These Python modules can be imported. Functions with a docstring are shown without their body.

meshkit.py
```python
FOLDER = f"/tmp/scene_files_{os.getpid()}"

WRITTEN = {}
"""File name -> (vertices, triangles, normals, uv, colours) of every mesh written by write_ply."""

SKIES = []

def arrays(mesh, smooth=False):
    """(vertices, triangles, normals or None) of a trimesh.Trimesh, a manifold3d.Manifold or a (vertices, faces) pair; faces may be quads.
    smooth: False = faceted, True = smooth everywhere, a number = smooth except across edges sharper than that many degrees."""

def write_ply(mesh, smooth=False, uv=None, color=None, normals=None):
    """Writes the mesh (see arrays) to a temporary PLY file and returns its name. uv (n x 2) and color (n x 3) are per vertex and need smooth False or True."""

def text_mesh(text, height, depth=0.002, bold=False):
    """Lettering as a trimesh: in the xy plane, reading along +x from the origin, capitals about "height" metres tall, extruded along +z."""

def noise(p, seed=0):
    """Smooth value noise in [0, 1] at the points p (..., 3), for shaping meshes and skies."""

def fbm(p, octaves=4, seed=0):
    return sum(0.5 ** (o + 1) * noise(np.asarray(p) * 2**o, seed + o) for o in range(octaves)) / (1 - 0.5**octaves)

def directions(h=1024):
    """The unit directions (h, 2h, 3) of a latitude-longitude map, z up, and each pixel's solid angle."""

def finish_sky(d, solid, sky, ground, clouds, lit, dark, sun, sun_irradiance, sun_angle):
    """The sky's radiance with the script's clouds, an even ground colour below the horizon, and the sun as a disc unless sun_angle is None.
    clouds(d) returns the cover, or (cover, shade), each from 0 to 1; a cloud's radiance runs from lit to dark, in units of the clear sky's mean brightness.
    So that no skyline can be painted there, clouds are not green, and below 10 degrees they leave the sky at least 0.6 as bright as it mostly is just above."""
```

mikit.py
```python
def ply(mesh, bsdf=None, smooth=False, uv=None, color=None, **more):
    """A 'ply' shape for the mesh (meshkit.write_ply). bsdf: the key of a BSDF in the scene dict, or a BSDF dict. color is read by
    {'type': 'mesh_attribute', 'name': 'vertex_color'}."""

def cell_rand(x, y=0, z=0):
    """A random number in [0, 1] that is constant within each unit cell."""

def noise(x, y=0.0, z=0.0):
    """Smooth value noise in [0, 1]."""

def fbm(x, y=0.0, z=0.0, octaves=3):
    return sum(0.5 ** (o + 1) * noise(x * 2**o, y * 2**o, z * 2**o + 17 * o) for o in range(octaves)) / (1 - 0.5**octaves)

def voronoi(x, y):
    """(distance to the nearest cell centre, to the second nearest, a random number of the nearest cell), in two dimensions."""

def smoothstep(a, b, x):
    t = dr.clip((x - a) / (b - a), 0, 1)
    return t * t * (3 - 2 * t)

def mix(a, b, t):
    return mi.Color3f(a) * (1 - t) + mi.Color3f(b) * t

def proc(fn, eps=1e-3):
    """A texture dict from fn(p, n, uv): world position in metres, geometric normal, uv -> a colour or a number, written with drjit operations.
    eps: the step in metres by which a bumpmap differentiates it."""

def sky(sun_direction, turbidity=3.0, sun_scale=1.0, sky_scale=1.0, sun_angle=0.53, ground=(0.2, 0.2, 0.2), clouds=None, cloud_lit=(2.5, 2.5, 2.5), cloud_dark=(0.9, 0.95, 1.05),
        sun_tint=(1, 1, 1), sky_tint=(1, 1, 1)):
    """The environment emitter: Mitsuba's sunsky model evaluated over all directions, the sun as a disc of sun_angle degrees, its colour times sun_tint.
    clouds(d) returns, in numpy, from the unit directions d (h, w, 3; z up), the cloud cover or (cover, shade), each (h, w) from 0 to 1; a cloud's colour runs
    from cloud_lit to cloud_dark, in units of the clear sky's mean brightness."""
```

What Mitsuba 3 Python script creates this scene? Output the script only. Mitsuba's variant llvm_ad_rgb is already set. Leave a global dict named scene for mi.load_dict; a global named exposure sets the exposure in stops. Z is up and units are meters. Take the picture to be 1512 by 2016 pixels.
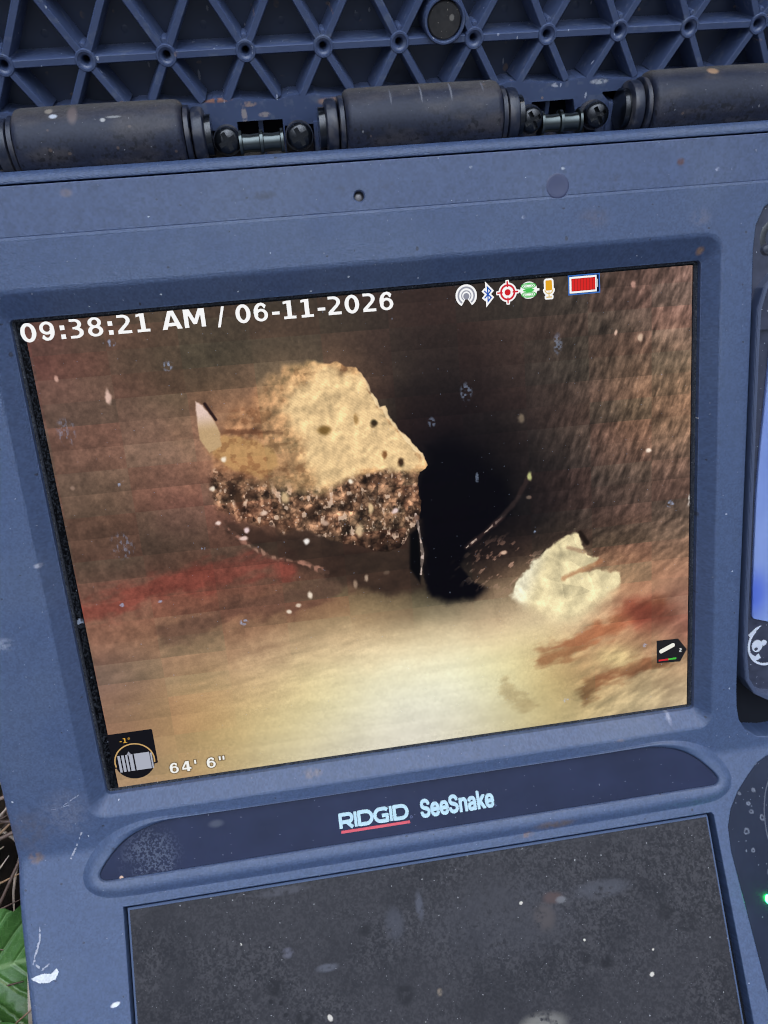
import math
import numpy as np
import trimesh
import drjit as dr
import mitsuba as mi
import mikit
import meshkit
import manifold3d as m3
from mikit import noise, fbm, voronoi, cell_rand, smoothstep, mix, proc
from shapely import affinity
from shapely.geometry import Polygon, LineString, Point, box
from shapely.ops import unary_union

# ------------------------------------------------------------------ frame, camera, light
# The unit is modelled in millimetres in the frame of its display: u right, v up along the display, z out of it.
# TILT is how far the display leans back from the horizontal; LIFT is the height of its centre above the soil.
TILT, LIFT = math.radians(40.0), 182.0
CT, ST = math.cos(TILT), math.sin(TILT)
FRAME = np.array([[1, 0, 0], [0, CT, -ST], [0, ST, CT]])


def world(p):
    return (np.asarray(p, float) @ FRAME.T + [0, 0, LIFT]) * 0.001


EYE = world([-29.665, 81.073, 277.360])
AHEAD = FRAME @ np.array([0.094813, -0.2447507, -0.96493916])
UP = FRAME @ np.array([0.11439209, 0.96556366, -0.23366916])
exposure = 2.88
scene = {"type": "scene"}
labels = {}
scene["camera"] = {"type": "perspective", "fov": 54.87, "fov_axis": "x", "near_clip": 0.01, "far_clip": 60.0,
                   "to_world": mi.ScalarTransform4f().look_at(EYE.tolist(), (EYE + AHEAD).tolist(), UP.tolist())}


def overcast(d):
    # an even cover, brightest overhead, darker towards the trees all round
    return np.ones(d.shape[:2]), 1.0 - np.clip(d[..., 2], 0, 1) ** 5.0


scene["sky"] = mikit.sky((0.25, 0.55, 0.8), turbidity=3, sun_scale=0.1, sun_angle=25, clouds=overcast,
                         cloud_lit=(5.4, 6.1, 7.3), cloud_dark=(0.25, 0.30, 0.40), ground=(0.06, 0.06, 0.05))

# ------------------------------------------------------------------ helpers
Z0 = 6.0                      # the front face stands this far proud of the display opening
FOLD, BEND = -113.8, math.radians(26.0)
CB, SB = math.cos(BEND), math.sin(BEND)
R_FOLD = 8.0
LID = math.radians(30.4)
CL, SL = math.cos(LID), math.sin(LID)


def bend(p):
    """Unrolled front face (u, w, h) -> display frame: below the fold the face turns towards the viewer."""
    p = np.asarray(p, float)
    u, w, h = p[..., 0], p[..., 1], p[..., 2]
    t = R_FOLD * math.tan(BEND / 2)
    x = w - FOLD
    s = -x
    fv, fz = FOLD - CB * s + SB * h, Z0 + SB * s + CB * h
    a = np.clip((t - x) / (2 * t), 0, 1) * BEND
    av = FOLD + t - (R_FOLD - h) * np.sin(a)
    az = Z0 + R_FOLD - (R_FOLD - h) * np.cos(a)
    v = np.where(x > t, w, np.where(x < -t, fv, av))
    z = np.where(x > t, Z0 + h, np.where(x < -t, fz, az))
    return np.stack([u, v, z], -1)


def lid(p):
    """Lid coordinates (u, s up the lid, h out of its rib tops) -> display frame."""
    p = np.asarray(p, float)
    u, s, h = p[..., 0], p[..., 1], p[..., 2]
    return np.stack([u, 171.7 + CL * s - SL * h, 0.8 + SL * s + CL * h], -1)


PLATE0 = np.array([0, -110.5, 7.5])
PLATE_Q = np.array([0, -0.93312811, 0.35954406])
PLATE_N = np.array([0, 0.35954406, 0.93312811])


def plate(p):
    """Logo plate coordinates (u, q down the plate, h) -> display frame."""
    p = np.asarray(p, float)
    return PLATE0 + np.stack([p[..., 0], 0 * p[..., 0], 0 * p[..., 0]], -1) + p[..., 1:2] * PLATE_Q + p[..., 2:3] * PLATE_N


def flat(p):
    return np.asarray(p, float)


USED = {}


def put(key, mesh, bsdf, fn=flat, smooth=30, uv=None, color=None, **more):
    """One entry of the scene; a key that is taken gets the next three-digit number."""
    n = USED.get(key, 0)
    USED[key] = n + 1
    name = key if n == 0 else f"{key}_{n:03d}"
    if isinstance(mesh, tuple):
        mesh = trimesh.Trimesh(np.asarray(mesh[0], float), np.asarray(mesh[1], int), process=False)
    m = trimesh.Trimesh(world(fn(mesh.vertices)), mesh.faces, process=False)
    scene[name] = mikit.ply(m, bsdf, smooth=smooth, uv=uv, color=color, **more)
    return name


def join(*ms):
    return trimesh.util.concatenate(list(ms))


def tri(poly, h=0.0, up=True):
    """A flat sheet from a shapely polygon."""
    out = []
    for g in getattr(poly, "geoms", [poly]):
        if g.is_empty or g.geom_type != "Polygon" or g.area < 1e-4:
            continue
        v, f = trimesh.creation.triangulate_polygon(g, engine="earcut")
        v = np.column_stack([v, np.full(len(v), h)])
        a, b, c = (v[f[:, k], :2] for k in range(3))
        turn = (b[:, 0] - a[:, 0]) * (c[:, 1] - a[:, 1]) - (b[:, 1] - a[:, 1]) * (c[:, 0] - a[:, 0])
        f = np.where(((turn > 0) == up)[:, None], f, f[:, ::-1])
        out.append(trimesh.Trimesh(v, f, process=False))
    return join(*out)


def slab(poly, h0, h1):
    out = []
    for g in getattr(poly, "geoms", [poly]):
        if g.geom_type == "Polygon" and g.area > 1e-4:
            m = trimesh.creation.extrude_polygon(g, h1 - h0, engine="earcut")
            m.apply_translation([0, 0, h0])
            out.append(m)
    return join(*out)


def pillow(poly, h0, h1, r=0.8, steps=3):
    """A slab whose top edge is rounded: offset outlines of the polygon, lofted one above the other by triangulated rings."""
    out = [slab(poly, h0, h1 - r)]
    last = poly
    for k in range(1, steps + 1):
        a = math.pi / 2 * k / steps
        ring = poly.buffer(-r * (1 - math.cos(a)), join_style=1)
        lo, hi = h1 - r + r * math.sin(a - math.pi / 2 / steps), h1 - r + r * math.sin(a)
        out.append(slab(ring, lo - 0.01, hi))
        last = ring
    return join(*out)


def loft(rings, closed=True):
    """Quads between successive rings of equally many points (towards the outside for rings that go down an anticlockwise outline)."""
    n = len(rings[0])
    v = np.vstack(rings)
    f = []
    for k in range(len(rings) - 1):
        for i in range(n if closed else n - 1):
            j = (i + 1) % n
            a, b, c, d = k * n + i, k * n + j, (k + 1) * n + j, (k + 1) * n + i
            f += [[a, c, b], [a, d, c]]
    return trimesh.Trimesh(v, np.array(f), process=False)


def rrect(x0, x1, y0, y1, r, n=8):
    """An anticlockwise rounded rectangle with 4(n+1) points."""
    out = []
    for cx, cy, a0 in ((x1 - r, y1 - r, 0), (x0 + r, y1 - r, 90), (x0 + r, y0 + r, 180), (x1 - r, y0 + r, 270)):
        for k in range(n + 1):
            a = math.radians(a0 + 90 * k / n)
            out.append((cx + r * math.cos(a), cy + r * math.sin(a)))
    return np.array(out)


def at(ring, h):
    return np.column_stack([ring, np.full(len(ring), h)])


def shrink(ring, d):
    """Moves every point of a closed anticlockwise ring inwards by d along its own normal (the count is kept)."""
    t = np.roll(ring, -1, 0) - np.roll(ring, 1, 0)
    t /= np.maximum(np.linalg.norm(t, axis=1, keepdims=True), 1e-9)
    return ring + d * np.column_stack([-t[:, 1], t[:, 0]])


def resample(ring, step):
    ring = np.asarray(ring, float)
    nxt = np.roll(ring, -1, 0)
    out = []
    for a, b in zip(ring, nxt):
        n = max(1, int(math.ceil(np.linalg.norm(b - a) / step)))
        out += [a + (b - a) * k / n for k in range(n)]
    return np.array(out)


def smooth_poly(pts, r):
    """A polygon with its corners rounded to about r."""
    return Polygon(pts).buffer(-r, join_style=1).buffer(2 * r, join_style=1).buffer(-r, join_style=1)


def lathe(profile, n=40):
    """Surface of revolution about z from (radius, height) points."""
    return trimesh.creation.revolve(np.array(profile, float), sections=n)


def along_u(mesh, u0, v, z):
    """Turns a z-axis lathe so that it runs along u from u0."""
    m = mesh.copy()
    p = m.vertices
    m.vertices = np.column_stack([u0 + p[:, 2], v + p[:, 1], z - p[:, 0]])
    return m


def solid(man):
    d = man.to_mesh()
    return trimesh.Trimesh(d.vert_properties[:, :3], d.tri_verts, process=False)


# ------------------------------------------------------------------ materials (all in millimetres of the display frame)
def dev(p):
    x, y, z = p.x * 1000, p.y * 1000, p.z * 1000 - LIFT
    return x, y * CT + z * ST, -y * ST + z * CT


def face_uw(p):
    """Coordinates on the unrolled front face."""
    u, v, z = dev(p)
    s = -(v - FOLD) * CB + (z - Z0) * SB
    return u, dr.select(v > FOLD, v, FOLD - s)


def lin(r, g, b):
    f = lambda c: (c / 255 / 12.92) if c < 10.3 else ((c / 255 + 0.055) / 1.055) ** 2.4
    return f(r), f(g), f(b)


def spot(u, w, cu, cw, ru, rw, soft=0.35, ang=0.0):
    c, s = math.cos(math.radians(ang)), math.sin(math.radians(ang))
    x, y = (u - cu) * c + (w - cw) * s, -(u - cu) * s + (w - cw) * c
    d = dr.sqrt(dr.square(x / ru) + dr.square(y / rw))
    return 1 - smoothstep(1 - soft, 1 + soft, d)


def segd(u, w, a, b):
    """Distance to a segment."""
    bx, by = b[0] - a[0], b[1] - a[1]
    t = dr.clip(((u - a[0]) * bx + (w - a[1]) * by) / (bx * bx + by * by), 0, 1)
    return dr.sqrt(dr.square(u - a[0] - t * bx) + dr.square(w - a[1] - t * by))


def lined(u, w, pts):
    d = segd(u, w, pts[0], pts[1])
    for a, b in zip(pts[1:], pts[2:]):
        d = dr.minimum(d, segd(u, w, a, b))
    return d


def inside(u, w, pts):
    """Signed distance to a polygon, positive inside."""
    d = lined(u, w, list(pts) + [pts[0]])
    odd = mi.Bool(False)
    for (ax, ay), (bx, by) in zip(pts, list(pts[1:]) + [pts[0]]):
        if ay != by:
            odd = odd ^ (((ay > w) != (by > w)) & (u < (bx - ax) * (w - ay) / (by - ay) + ax))
    return dr.select(odd, d, -d)


def specks(u, w, cell, keep, size=0.35, seed=0.0):
    """Small dots, one in some of the cells of a grid."""
    x, y = u / cell + 300 + seed, w / cell + 500
    i, j = dr.floor(x), dr.floor(y)
    r = cell_rand(i, j, 7)
    cx, cy = i + 0.25 + 0.5 * cell_rand(i, j, 11), j + 0.25 + 0.5 * cell_rand(i, j, 13)
    sz = size * (0.35 + cell_rand(i, j, 17))
    d = dr.sqrt(dr.square(x - cx) + dr.square((y - cy) * (0.6 + cell_rand(i, j, 19))))
    return dr.select(r < keep, 1 - smoothstep(0.6, 1.1, d / dr.maximum(sz, 1e-3)), 0.0)


BLUE = (0.053, 0.082, 0.160)
WHITE = (0.62, 0.64, 0.66)
DUST_C = (0.28, 0.29, 0.31)
MUD = (0.17, 0.10, 0.06)


def grime(u, w, base):
    """Dust, mud and paint marks where the front face has them."""
    c = mix(base, (base[0] * 1.35, base[1] * 1.22, base[2] * 1.06), smoothstep(0.45, 0.8, fbm(u / 31, w / 31, 3.0)) * 0.6)
    n1 = fbm(u / 2.2, w / 2.2, 0.5)
    c = mix(c, DUST_C, specks(u, w, 4.7, 0.14, 0.05) * 0.6)
    c = mix(c, WHITE, specks(u, w, 13.0, 0.12, 0.028, 40.0) * 0.8)
    c = mix(c, (0.03, 0.03, 0.035), specks(u, w, 11.0, 0.2, 0.045, 90.0) * 0.7)
    for cu, cw, ru, rw, col, k in ((-155.6, -113.6, 2.6, 2.3, (0.16, 0.11, 0.09), 0.85), (-42.5, -96.4, 3.6, 1.3, (0.19, 0.16, 0.16), 0.6),
                                   (124.2, 97.2, 1.4, 1.3, (0.3, 0.17, 0.09), 0.8), (122.4, 108.6, 3.4, 2.6, (0.15, 0.14, 0.17), 0.5),
                                   (82, 111.1, 5.0, 3.0, (0.10, 0.09, 0.12), 0.5), (56.2, -131.8, 7.5, 1.5, (0.13, 0.09, 0.07), 0.75),
                                   (44, -134.2, 2.6, 1.2, (0.2, 0.12, 0.07), 0.6), (-34.6, 126.8, 4.5, 1.2, (0.035, 0.04, 0.06), 0.7),
                                   (114.4, 127.9, 1.3, 1.1, (0.10, 0.035, 0.03), 0.95), (-97.9, 132.0, 1.8, 1.2, (0.2, 0.14, 0.12), 0.5),
                                   (113.3, -94.8, 1.1, 2.5, (0.4, 0.42, 0.5), 0.45), (-140.6, -95.4, 8.0, 9.0, (0.2, 0.2, 0.24), 0.28),
                                   (-149.2, -21.8, 3.0, 2.2, (0.4, 0.42, 0.48), 0.5), (-131.3, 6.9, 1.4, 0.8, (0.5, 0.5, 0.55), 0.6),
                                   (-156, -101, 7, 8, (0.09, 0.08, 0.09), 0.45), (8, 128, 3, 2, (0.05, 0.06, 0.1), 0.5), (90, 124, 2.0, 1.2, (0.035, 0.03, 0.04), 0.6),
                                   (-8, 127, 1.6, 1.4, (0.04, 0.05, 0.08), 0.6), (38, 131, 0.5, 0.4, WHITE, 0.9), (56, 113.5, 0.6, 0.5, WHITE, 0.8),
                                   (71, 128.5, 0.6, 0.4, WHITE, 0.9), (128.5, 124.5, 0.7, 0.6, (0.5, 0.5, 0.6), 0.8), (90, -100.5, 1.6, 0.7, (0.25, 0.2, 0.2), 0.6)):
        c = mix(c, col, spot(u, w, cu, cw, ru, rw, 0.6) * k * smoothstep(0.25, 0.62, n1))
    # scuffs: broken pale lines
    br = smoothstep(0.38, 0.6, noise(u * 1.3, w * 1.3, 9.0))
    for pts, wd, k in (([(-136.5, -105.5), (-138.2, -109), (-142.2, -116)], 0.45, 0.75), ([(-155.0, -139.5), (-155.6, -144.5), (-157.2, -149.4), (-158, -152.5), (-154.6, -155), (-152.3, -153.6)], 0.55, 0.7),
                       ([(-141, -92), (-134.5, -88.5)], 0.25, 0.6), ([(-147, -93.5), (-139, -92.3)], 0.2, 0.5)):
        c = mix(c, (0.45, 0.46, 0.5), (1 - smoothstep(wd * 0.4, wd, lined(u, w, pts))) * k * br)
    # two splashes of white paint
    e = 0.9 * (n1 - 0.5)
    c = mix(c, WHITE, smoothstep(-0.15, 0.2, inside(u, w, [(-159.3, -157.6), (-154.6, -156.4), (-151.5, -156.9), (-149.6, -155.4), (-148.7, -156.6), (-150.2, -159.2), (-153, -160.2), (-156.6, -159.4)]) + e))
    c = mix(c, WHITE, spot(u, w, -127.9, -171.7, 1.8, 0.8, 0.3, 15))
    return c


def leather(p, n, uv):
    u, w = face_uw(p)
    a, b, r = voronoi(u * 0.95 + 0.5 * noise(u, w), w * 1.15)
    return 0.6 * smoothstep(0.0, 0.5, b - a) + 0.25 * r + 0.3 * noise(u * 3.1, w * 3.1)


def fine(p, n, uv):
    u, w = face_uw(p)
    return noise(u * 2.4, w * 2.4) * 0.6 + noise(u * 5.1, w * 5.1, 4.0) * 0.4


def bumped(fn, scale, inner, eps=1.2e-4):
    return {"type": "bumpmap", "tex": proc(fn, eps), "scale": scale, "bsdf": inner}


def principled(color, rough, spec=0.5, **more):
    tex = proc(color) if callable(color) else {"type": "rgb", "value": list(color)}
    r = proc(rough) if callable(rough) else float(rough)
    return {"type": "principled", "base_color": tex, "roughness": r, "specular": spec, **more}


def bezel_col(p, n, uv):
    u, w = face_uw(p)
    k = 0.81 + 0.28 * noise(u * 1.7, w * 1.7, 2.0) + 0.09 * noise(u * 0.75, w * 0.75, 4.0)
    return grime(u, w, BLUE) * k


def strip_col(p, n, uv):
    u, w = face_uw(p)
    k = 0.74 + 0.3 * noise(u * 1.5, w * 1.5, 5.0) + 0.22 * noise(u * 0.8, w * 0.8, 4.0)
    return grime(u, w, (BLUE[0] * 1.02, BLUE[1] * 0.98, BLUE[2] * 0.98)) * k


scene["bezel_plastic"] = bumped(leather, 1.5e-4, principled(bezel_col, 0.42, 0.6))
scene["strip_plastic"] = bumped(fine, 9e-5, principled(strip_col, 0.45, 0.6))


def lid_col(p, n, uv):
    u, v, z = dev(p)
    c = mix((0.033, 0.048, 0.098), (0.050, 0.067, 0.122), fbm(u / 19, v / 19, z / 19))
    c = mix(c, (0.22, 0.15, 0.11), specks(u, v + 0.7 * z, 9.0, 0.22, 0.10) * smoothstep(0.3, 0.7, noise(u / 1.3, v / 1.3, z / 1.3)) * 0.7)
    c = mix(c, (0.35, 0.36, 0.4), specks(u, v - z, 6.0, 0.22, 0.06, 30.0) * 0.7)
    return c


def rib_col_lit(p, n, uv):
    # light caught by ribs, bosses and border painted in as paler plastic, with mottling
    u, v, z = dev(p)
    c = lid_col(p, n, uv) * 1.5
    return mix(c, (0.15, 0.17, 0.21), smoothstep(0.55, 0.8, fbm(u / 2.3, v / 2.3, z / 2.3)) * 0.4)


scene["lid_plastic_shaded"] = {"type": "twosided", "bsdf": principled(lambda p, n, uv: lid_col(p, n, uv) * 0.55, 0.3, 0.6)}  # same plastic darkened: shade between the ribs is put into its colour
scene["rib_plastic_lit"] = {"type": "twosided", "bsdf": principled(rib_col_lit, 0.34, 0.75)}


def border_col(p, n, uv):
    u, v, z = dev(p)
    c = rib_col_lit(p, n, uv)
    for cu, cv, ru, rv, col in ((-46, 160.3, 4.6, 0.9, (0.34, 0.16, 0.10)), (-35.5, 158.5, 2.4, 0.7, (0.36, 0.25, 0.2)), (-37.5, 155.6, 0.9, 2.2, (0.36, 0.3, 0.28)),
                                (-30.5, 155.4, 1.9, 0.7, (0.34, 0.28, 0.26)), (-7, 158.0, 4.4, 1.0, (0.42, 0.25, 0.17)), (-52, 155.6, 1.2, 0.5, (0.4, 0.33, 0.3)),
                                (74, 158.6, 1.6, 0.6, (0.5, 0.5, 0.54)), (90, 158.8, 3.0, 0.7, (0.5, 0.5, 0.52)), (57, 156.5, 1.2, 0.5, (0.3, 0.25, 0.25))):
        c = mix(c, col, spot(u, v, cu, cv, ru, rv, 0.35) * smoothstep(0.2, 0.5, fbm(u / 1.5, v / 1.5, 1.0)) * 0.9)
    return c


scene["lid_border_plastic"] = principled(border_col, 0.38, 0.75)


def barrel_col(p, n, uv):
    u, v, z = dev(p)
    c = mix((0.010, 0.013, 0.027), (0.027, 0.031, 0.053), fbm(u / 9, v / 5, z / 5))
    c = mix(c, (0.085, 0.07, 0.062), smoothstep(0.42, 0.75, fbm(u / 14, v / 6, z / 6 + 9)) * 0.55)
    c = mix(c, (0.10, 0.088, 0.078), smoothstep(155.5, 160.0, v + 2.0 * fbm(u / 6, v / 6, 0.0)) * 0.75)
    c = c * (0.75 + 0.5 * noise(u * 2.1, v * 2.1, z * 2.1))
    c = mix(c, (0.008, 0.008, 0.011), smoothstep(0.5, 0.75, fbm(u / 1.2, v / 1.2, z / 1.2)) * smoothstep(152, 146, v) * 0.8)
    c = mix(c, (0.42, 0.40, 0.38), specks(u, v - 0.6 * z, 2.9, 0.14, 0.06) * 0.6)
    c = mix(c, (0.16, 0.11, 0.085), specks(u, v, 7.0, 0.18, 0.09, 60.0) * 0.5)
    for cu, cv, ru, rv, col in ((-98, 155.2, 1.2, 0.7, (0.6, 0.62, 0.66)), (-99.5, 157.2, 1.2, 0.9, (0.3, 0.25, 0.2)), (-82.5, 153, 0.8, 0.6, (0.5, 0.48, 0.45)), (-79, 153.8, 2.2, 0.35, (0.3, 0.29, 0.28)),
                                (12, 155, 0.3, 2.6, (0.14, 0.14, 0.16)), (22.5, 155.5, 0.3, 3.0, (0.17, 0.17, 0.19)), (32.8, 156, 0.35, 3.3, (0.17, 0.17, 0.19)), (44, 157, 0.3, 2.0, (0.14, 0.14, 0.16)),
                                (127.5, 157.2, 1.9, 1.2, (0.42, 0.25, 0.14)), (-92, 155.5, 1.5, 3.0, (0.16, 0.12, 0.11))):
        c = mix(c, col, spot(u, v, cu, cv, ru, rv, 0.4) * 0.8)
    return c


def barrel_h(p, n, uv):
    u, v, z = dev(p)
    return noise(u * 1.9, v * 1.9, z * 1.9) * 0.6 + noise(u * 4.1, v * 4.1, z * 4.1) * 0.4


scene["barrel_rubber"] = bumped(barrel_h, 6e-5, principled(barrel_col, 0.5, 0.4))


def ring_col(p, n, uv):
    u, v, z = dev(p)
    return mix((0.02, 0.024, 0.04), (0.075, 0.07, 0.075), smoothstep(0.4, 0.75, fbm(u / 3, v / 4, z / 4)))


scene["ring_plastic"] = principled(ring_col, 0.3, 0.5)
scene["black_gloss"] = principled((0.005, 0.006, 0.008), 0.13, 0.8)
scene["spool_metal"] = principled((0.10, 0.115, 0.11), 0.13, 0.9, metallic=0.9)
scene["dark_void"] = principled((0.008, 0.009, 0.013), 0.6, 0.2)
scene["steel"] = principled((0.16, 0.15, 0.15), 0.35, 0.5, metallic=0.9)


def gasket_col(p, n, uv):
    u, v, z = dev(p)
    k = fbm(u * 2.6, v * 2.6, z)
    lip = dr.maximum(smoothstep(1.3, 0.5, 126.2 - dr.abs(u)), smoothstep(1.2, 0.4, 94.1 - dr.abs(v)))
    c = mix((0.010, 0.012, 0.018), (0.075, 0.08, 0.095), smoothstep(0.3, 0.8, k) * (0.25 + 0.75 * lip))
    return mix(c, (0.4, 0.41, 0.43), specks(u, v, 0.9, 0.10, 0.14) * 0.7)


scene["gasket_rubber"] = principled(gasket_col, 0.7, 0.3)


def plate_col(p, n, uv):
    u, v, z = dev(p)
    c = mix((0.009, 0.014, 0.040), (0.015, 0.022, 0.060), fbm(u / 16, v / 9, 2.0))
    wipe = spot(u, v, -110.5, -119.0, 10.0, 9.5, 0.5) * smoothstep(0.42, 0.68, fbm(u / 0.55, v / 0.55, 4.0)) * smoothstep(-0.2, 0.35, noise(u / 5, v / 5, 3.0) - 0.15)
    c = mix(c, (0.12, 0.14, 0.19), wipe * 0.55)
    c = mix(c, (0.2, 0.21, 0.25), (specks(u, v, 4.0, 0.25, 0.055) * 0.7))
    c = mix(c, (0.6, 0.4, 0.3), spot(u, v, -122.6, -124.2, 0.8, 0.7, 0.3))
    c = mix(c, (0.1, 0.11, 0.14), spot(u, v, -83.5, -110.0, 2.6, 1.2, 0.6) * 0.5)
    return c


scene["plate_film"] = principled(plate_col, 0.42, 0.25)


def flap_col(p, n, uv):
    u, w = face_uw(p)
    k = noise(u / 0.55, w / 0.55, 2.0) * 0.55 + noise(u / 1.1, w / 1.1, 5.0) * 0.45
    c = mix((0.014, 0.014, 0.018), (0.046, 0.044, 0.049), smoothstep(0.2, 0.85, k))
    c = mix(c, (0.029, 0.028, 0.033), smoothstep(0.3, 0.7, fbm(u / 23, w / 17, 6.0)) * 0.55)
    c = mix(c, (0.012, 0.012, 0.016), smoothstep(0.5, 0.75, fbm(u / 15, w / 15, 16.0)) * 0.45)
    c = mix(c, (0.4, 0.4, 0.42), specks(u, w, 2.1, 0.12, 0.07) * 0.5)
    c = mix(c, (0.45, 0.45, 0.45), specks(u, w, 6.5, 0.2, 0.04, 20.0) * 0.7)
    n1 = fbm(u / 2.0, w / 2.0, 7.0)
    for cu, cw, ru, rw, col, kk in ((-66, -175.6, 3.4, 3.2, (0.008, 0.008, 0.011), 0.9), (-55.9, -188.5, 3.8, 2.6, (0.008, 0.008, 0.011), 0.9), (-15.4, -186.4, 3.4, 3.8, (0.008, 0.008, 0.011), 0.8),
                                    (-68.5, -180.4, 0.9, 0.9, (0.008, 0.008, 0.011), 0.9), (-64.5, -181.5, 0.8, 0.8, (0.008, 0.008, 0.011), 0.9), (-84, -183, 1.2, 0.9, (0.008, 0.008, 0.011), 0.8), (-91, -188, 4.6, 2.6, (0.008, 0.008, 0.011), 0.7),
                                    (-63, -186, 1.0, 0.8, (0.008, 0.008, 0.011), 0.9), (-60.5, -176.8, 0.6, 0.6, (0.008, 0.008, 0.011), 0.9),
                                    (68.5, -187.5, 2.6, 2.4, (0.008, 0.008, 0.011), 0.9), (60.5, -184.6, 2.2, 2.2, (0.008, 0.008, 0.011), 0.75), (-28.4, -160.7, 2.2, 2.0, (0.008, 0.008, 0.011), 0.8), (97, -172.3, 3.4, 3.6, (0.008, 0.008, 0.011), 0.6), (106, -178, 4.0, 4.0, (0.008, 0.008, 0.011), 0.55),
                                    (50.5, -160.2, 3.8, 2.2, (0.085, 0.045, 0.035), 0.8), (46, -167, 4.2, 4.8, (0.085, 0.066, 0.058), 0.7), (54, -161.5, 2.2, 1.3, (0.2, 0.2, 0.21), 0.7),
                                    (72, -160.0, 11.0, 3.2, (0.08, 0.083, 0.10), 0.5), (-16, -160.0, 3.6, 6.0, (0.06, 0.063, 0.08), 0.5), (-5, -155, 1.5, 5.0, (0.085, 0.09, 0.115), 0.6), (30, -165, 30, 14, (0.05, 0.05, 0.06), 0.35),
                                    (-60, -164, 2.0, 1.8, (0.13, 0.13, 0.17), 0.5), (-45, -171.8, 4.0, 1.4, (0.11, 0.115, 0.14), 0.6), (38, -206.0, 9.0, 4.0, (0.2, 0.19, 0.17), 0.75),
                                    (-104, -206, 5, 3, (0.1, 0.1, 0.12), 0.5), (-1.2, -187.6, 1.1, 1.3, (0.2, 0.16, 0.12), 0.9), (-60, -141, 10, 1.5, (0.085, 0.085, 0.10), 0.5)):
        c = mix(c, col, spot(u, w, cu, cw, ru, rw, 0.45) * kk * smoothstep(0.15, 0.5, n1))
    for cu, cw, ru, rw in ((-45.9, -189.8, 0.9, 1.3), (86.6, -195.0, 1.0, 0.8), (37.1, -160.2, 0.8, 0.6), (-78, -158, 0.3, 0.5), (61, -178, 0.5, 0.5), (89, -186, 0.5, 0.4)):
        c = mix(c, (0.52, 0.48, 0.42), spot(u, w, cu, cw, ru, rw, 0.3, 25))
    return c


def flap_h(p, n, uv):
    u, w = face_uw(p)
    return noise(u * 1.8, w * 1.8) * 0.6 + noise(u * 4.2, w * 4.2, 4.0) * 0.4


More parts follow.
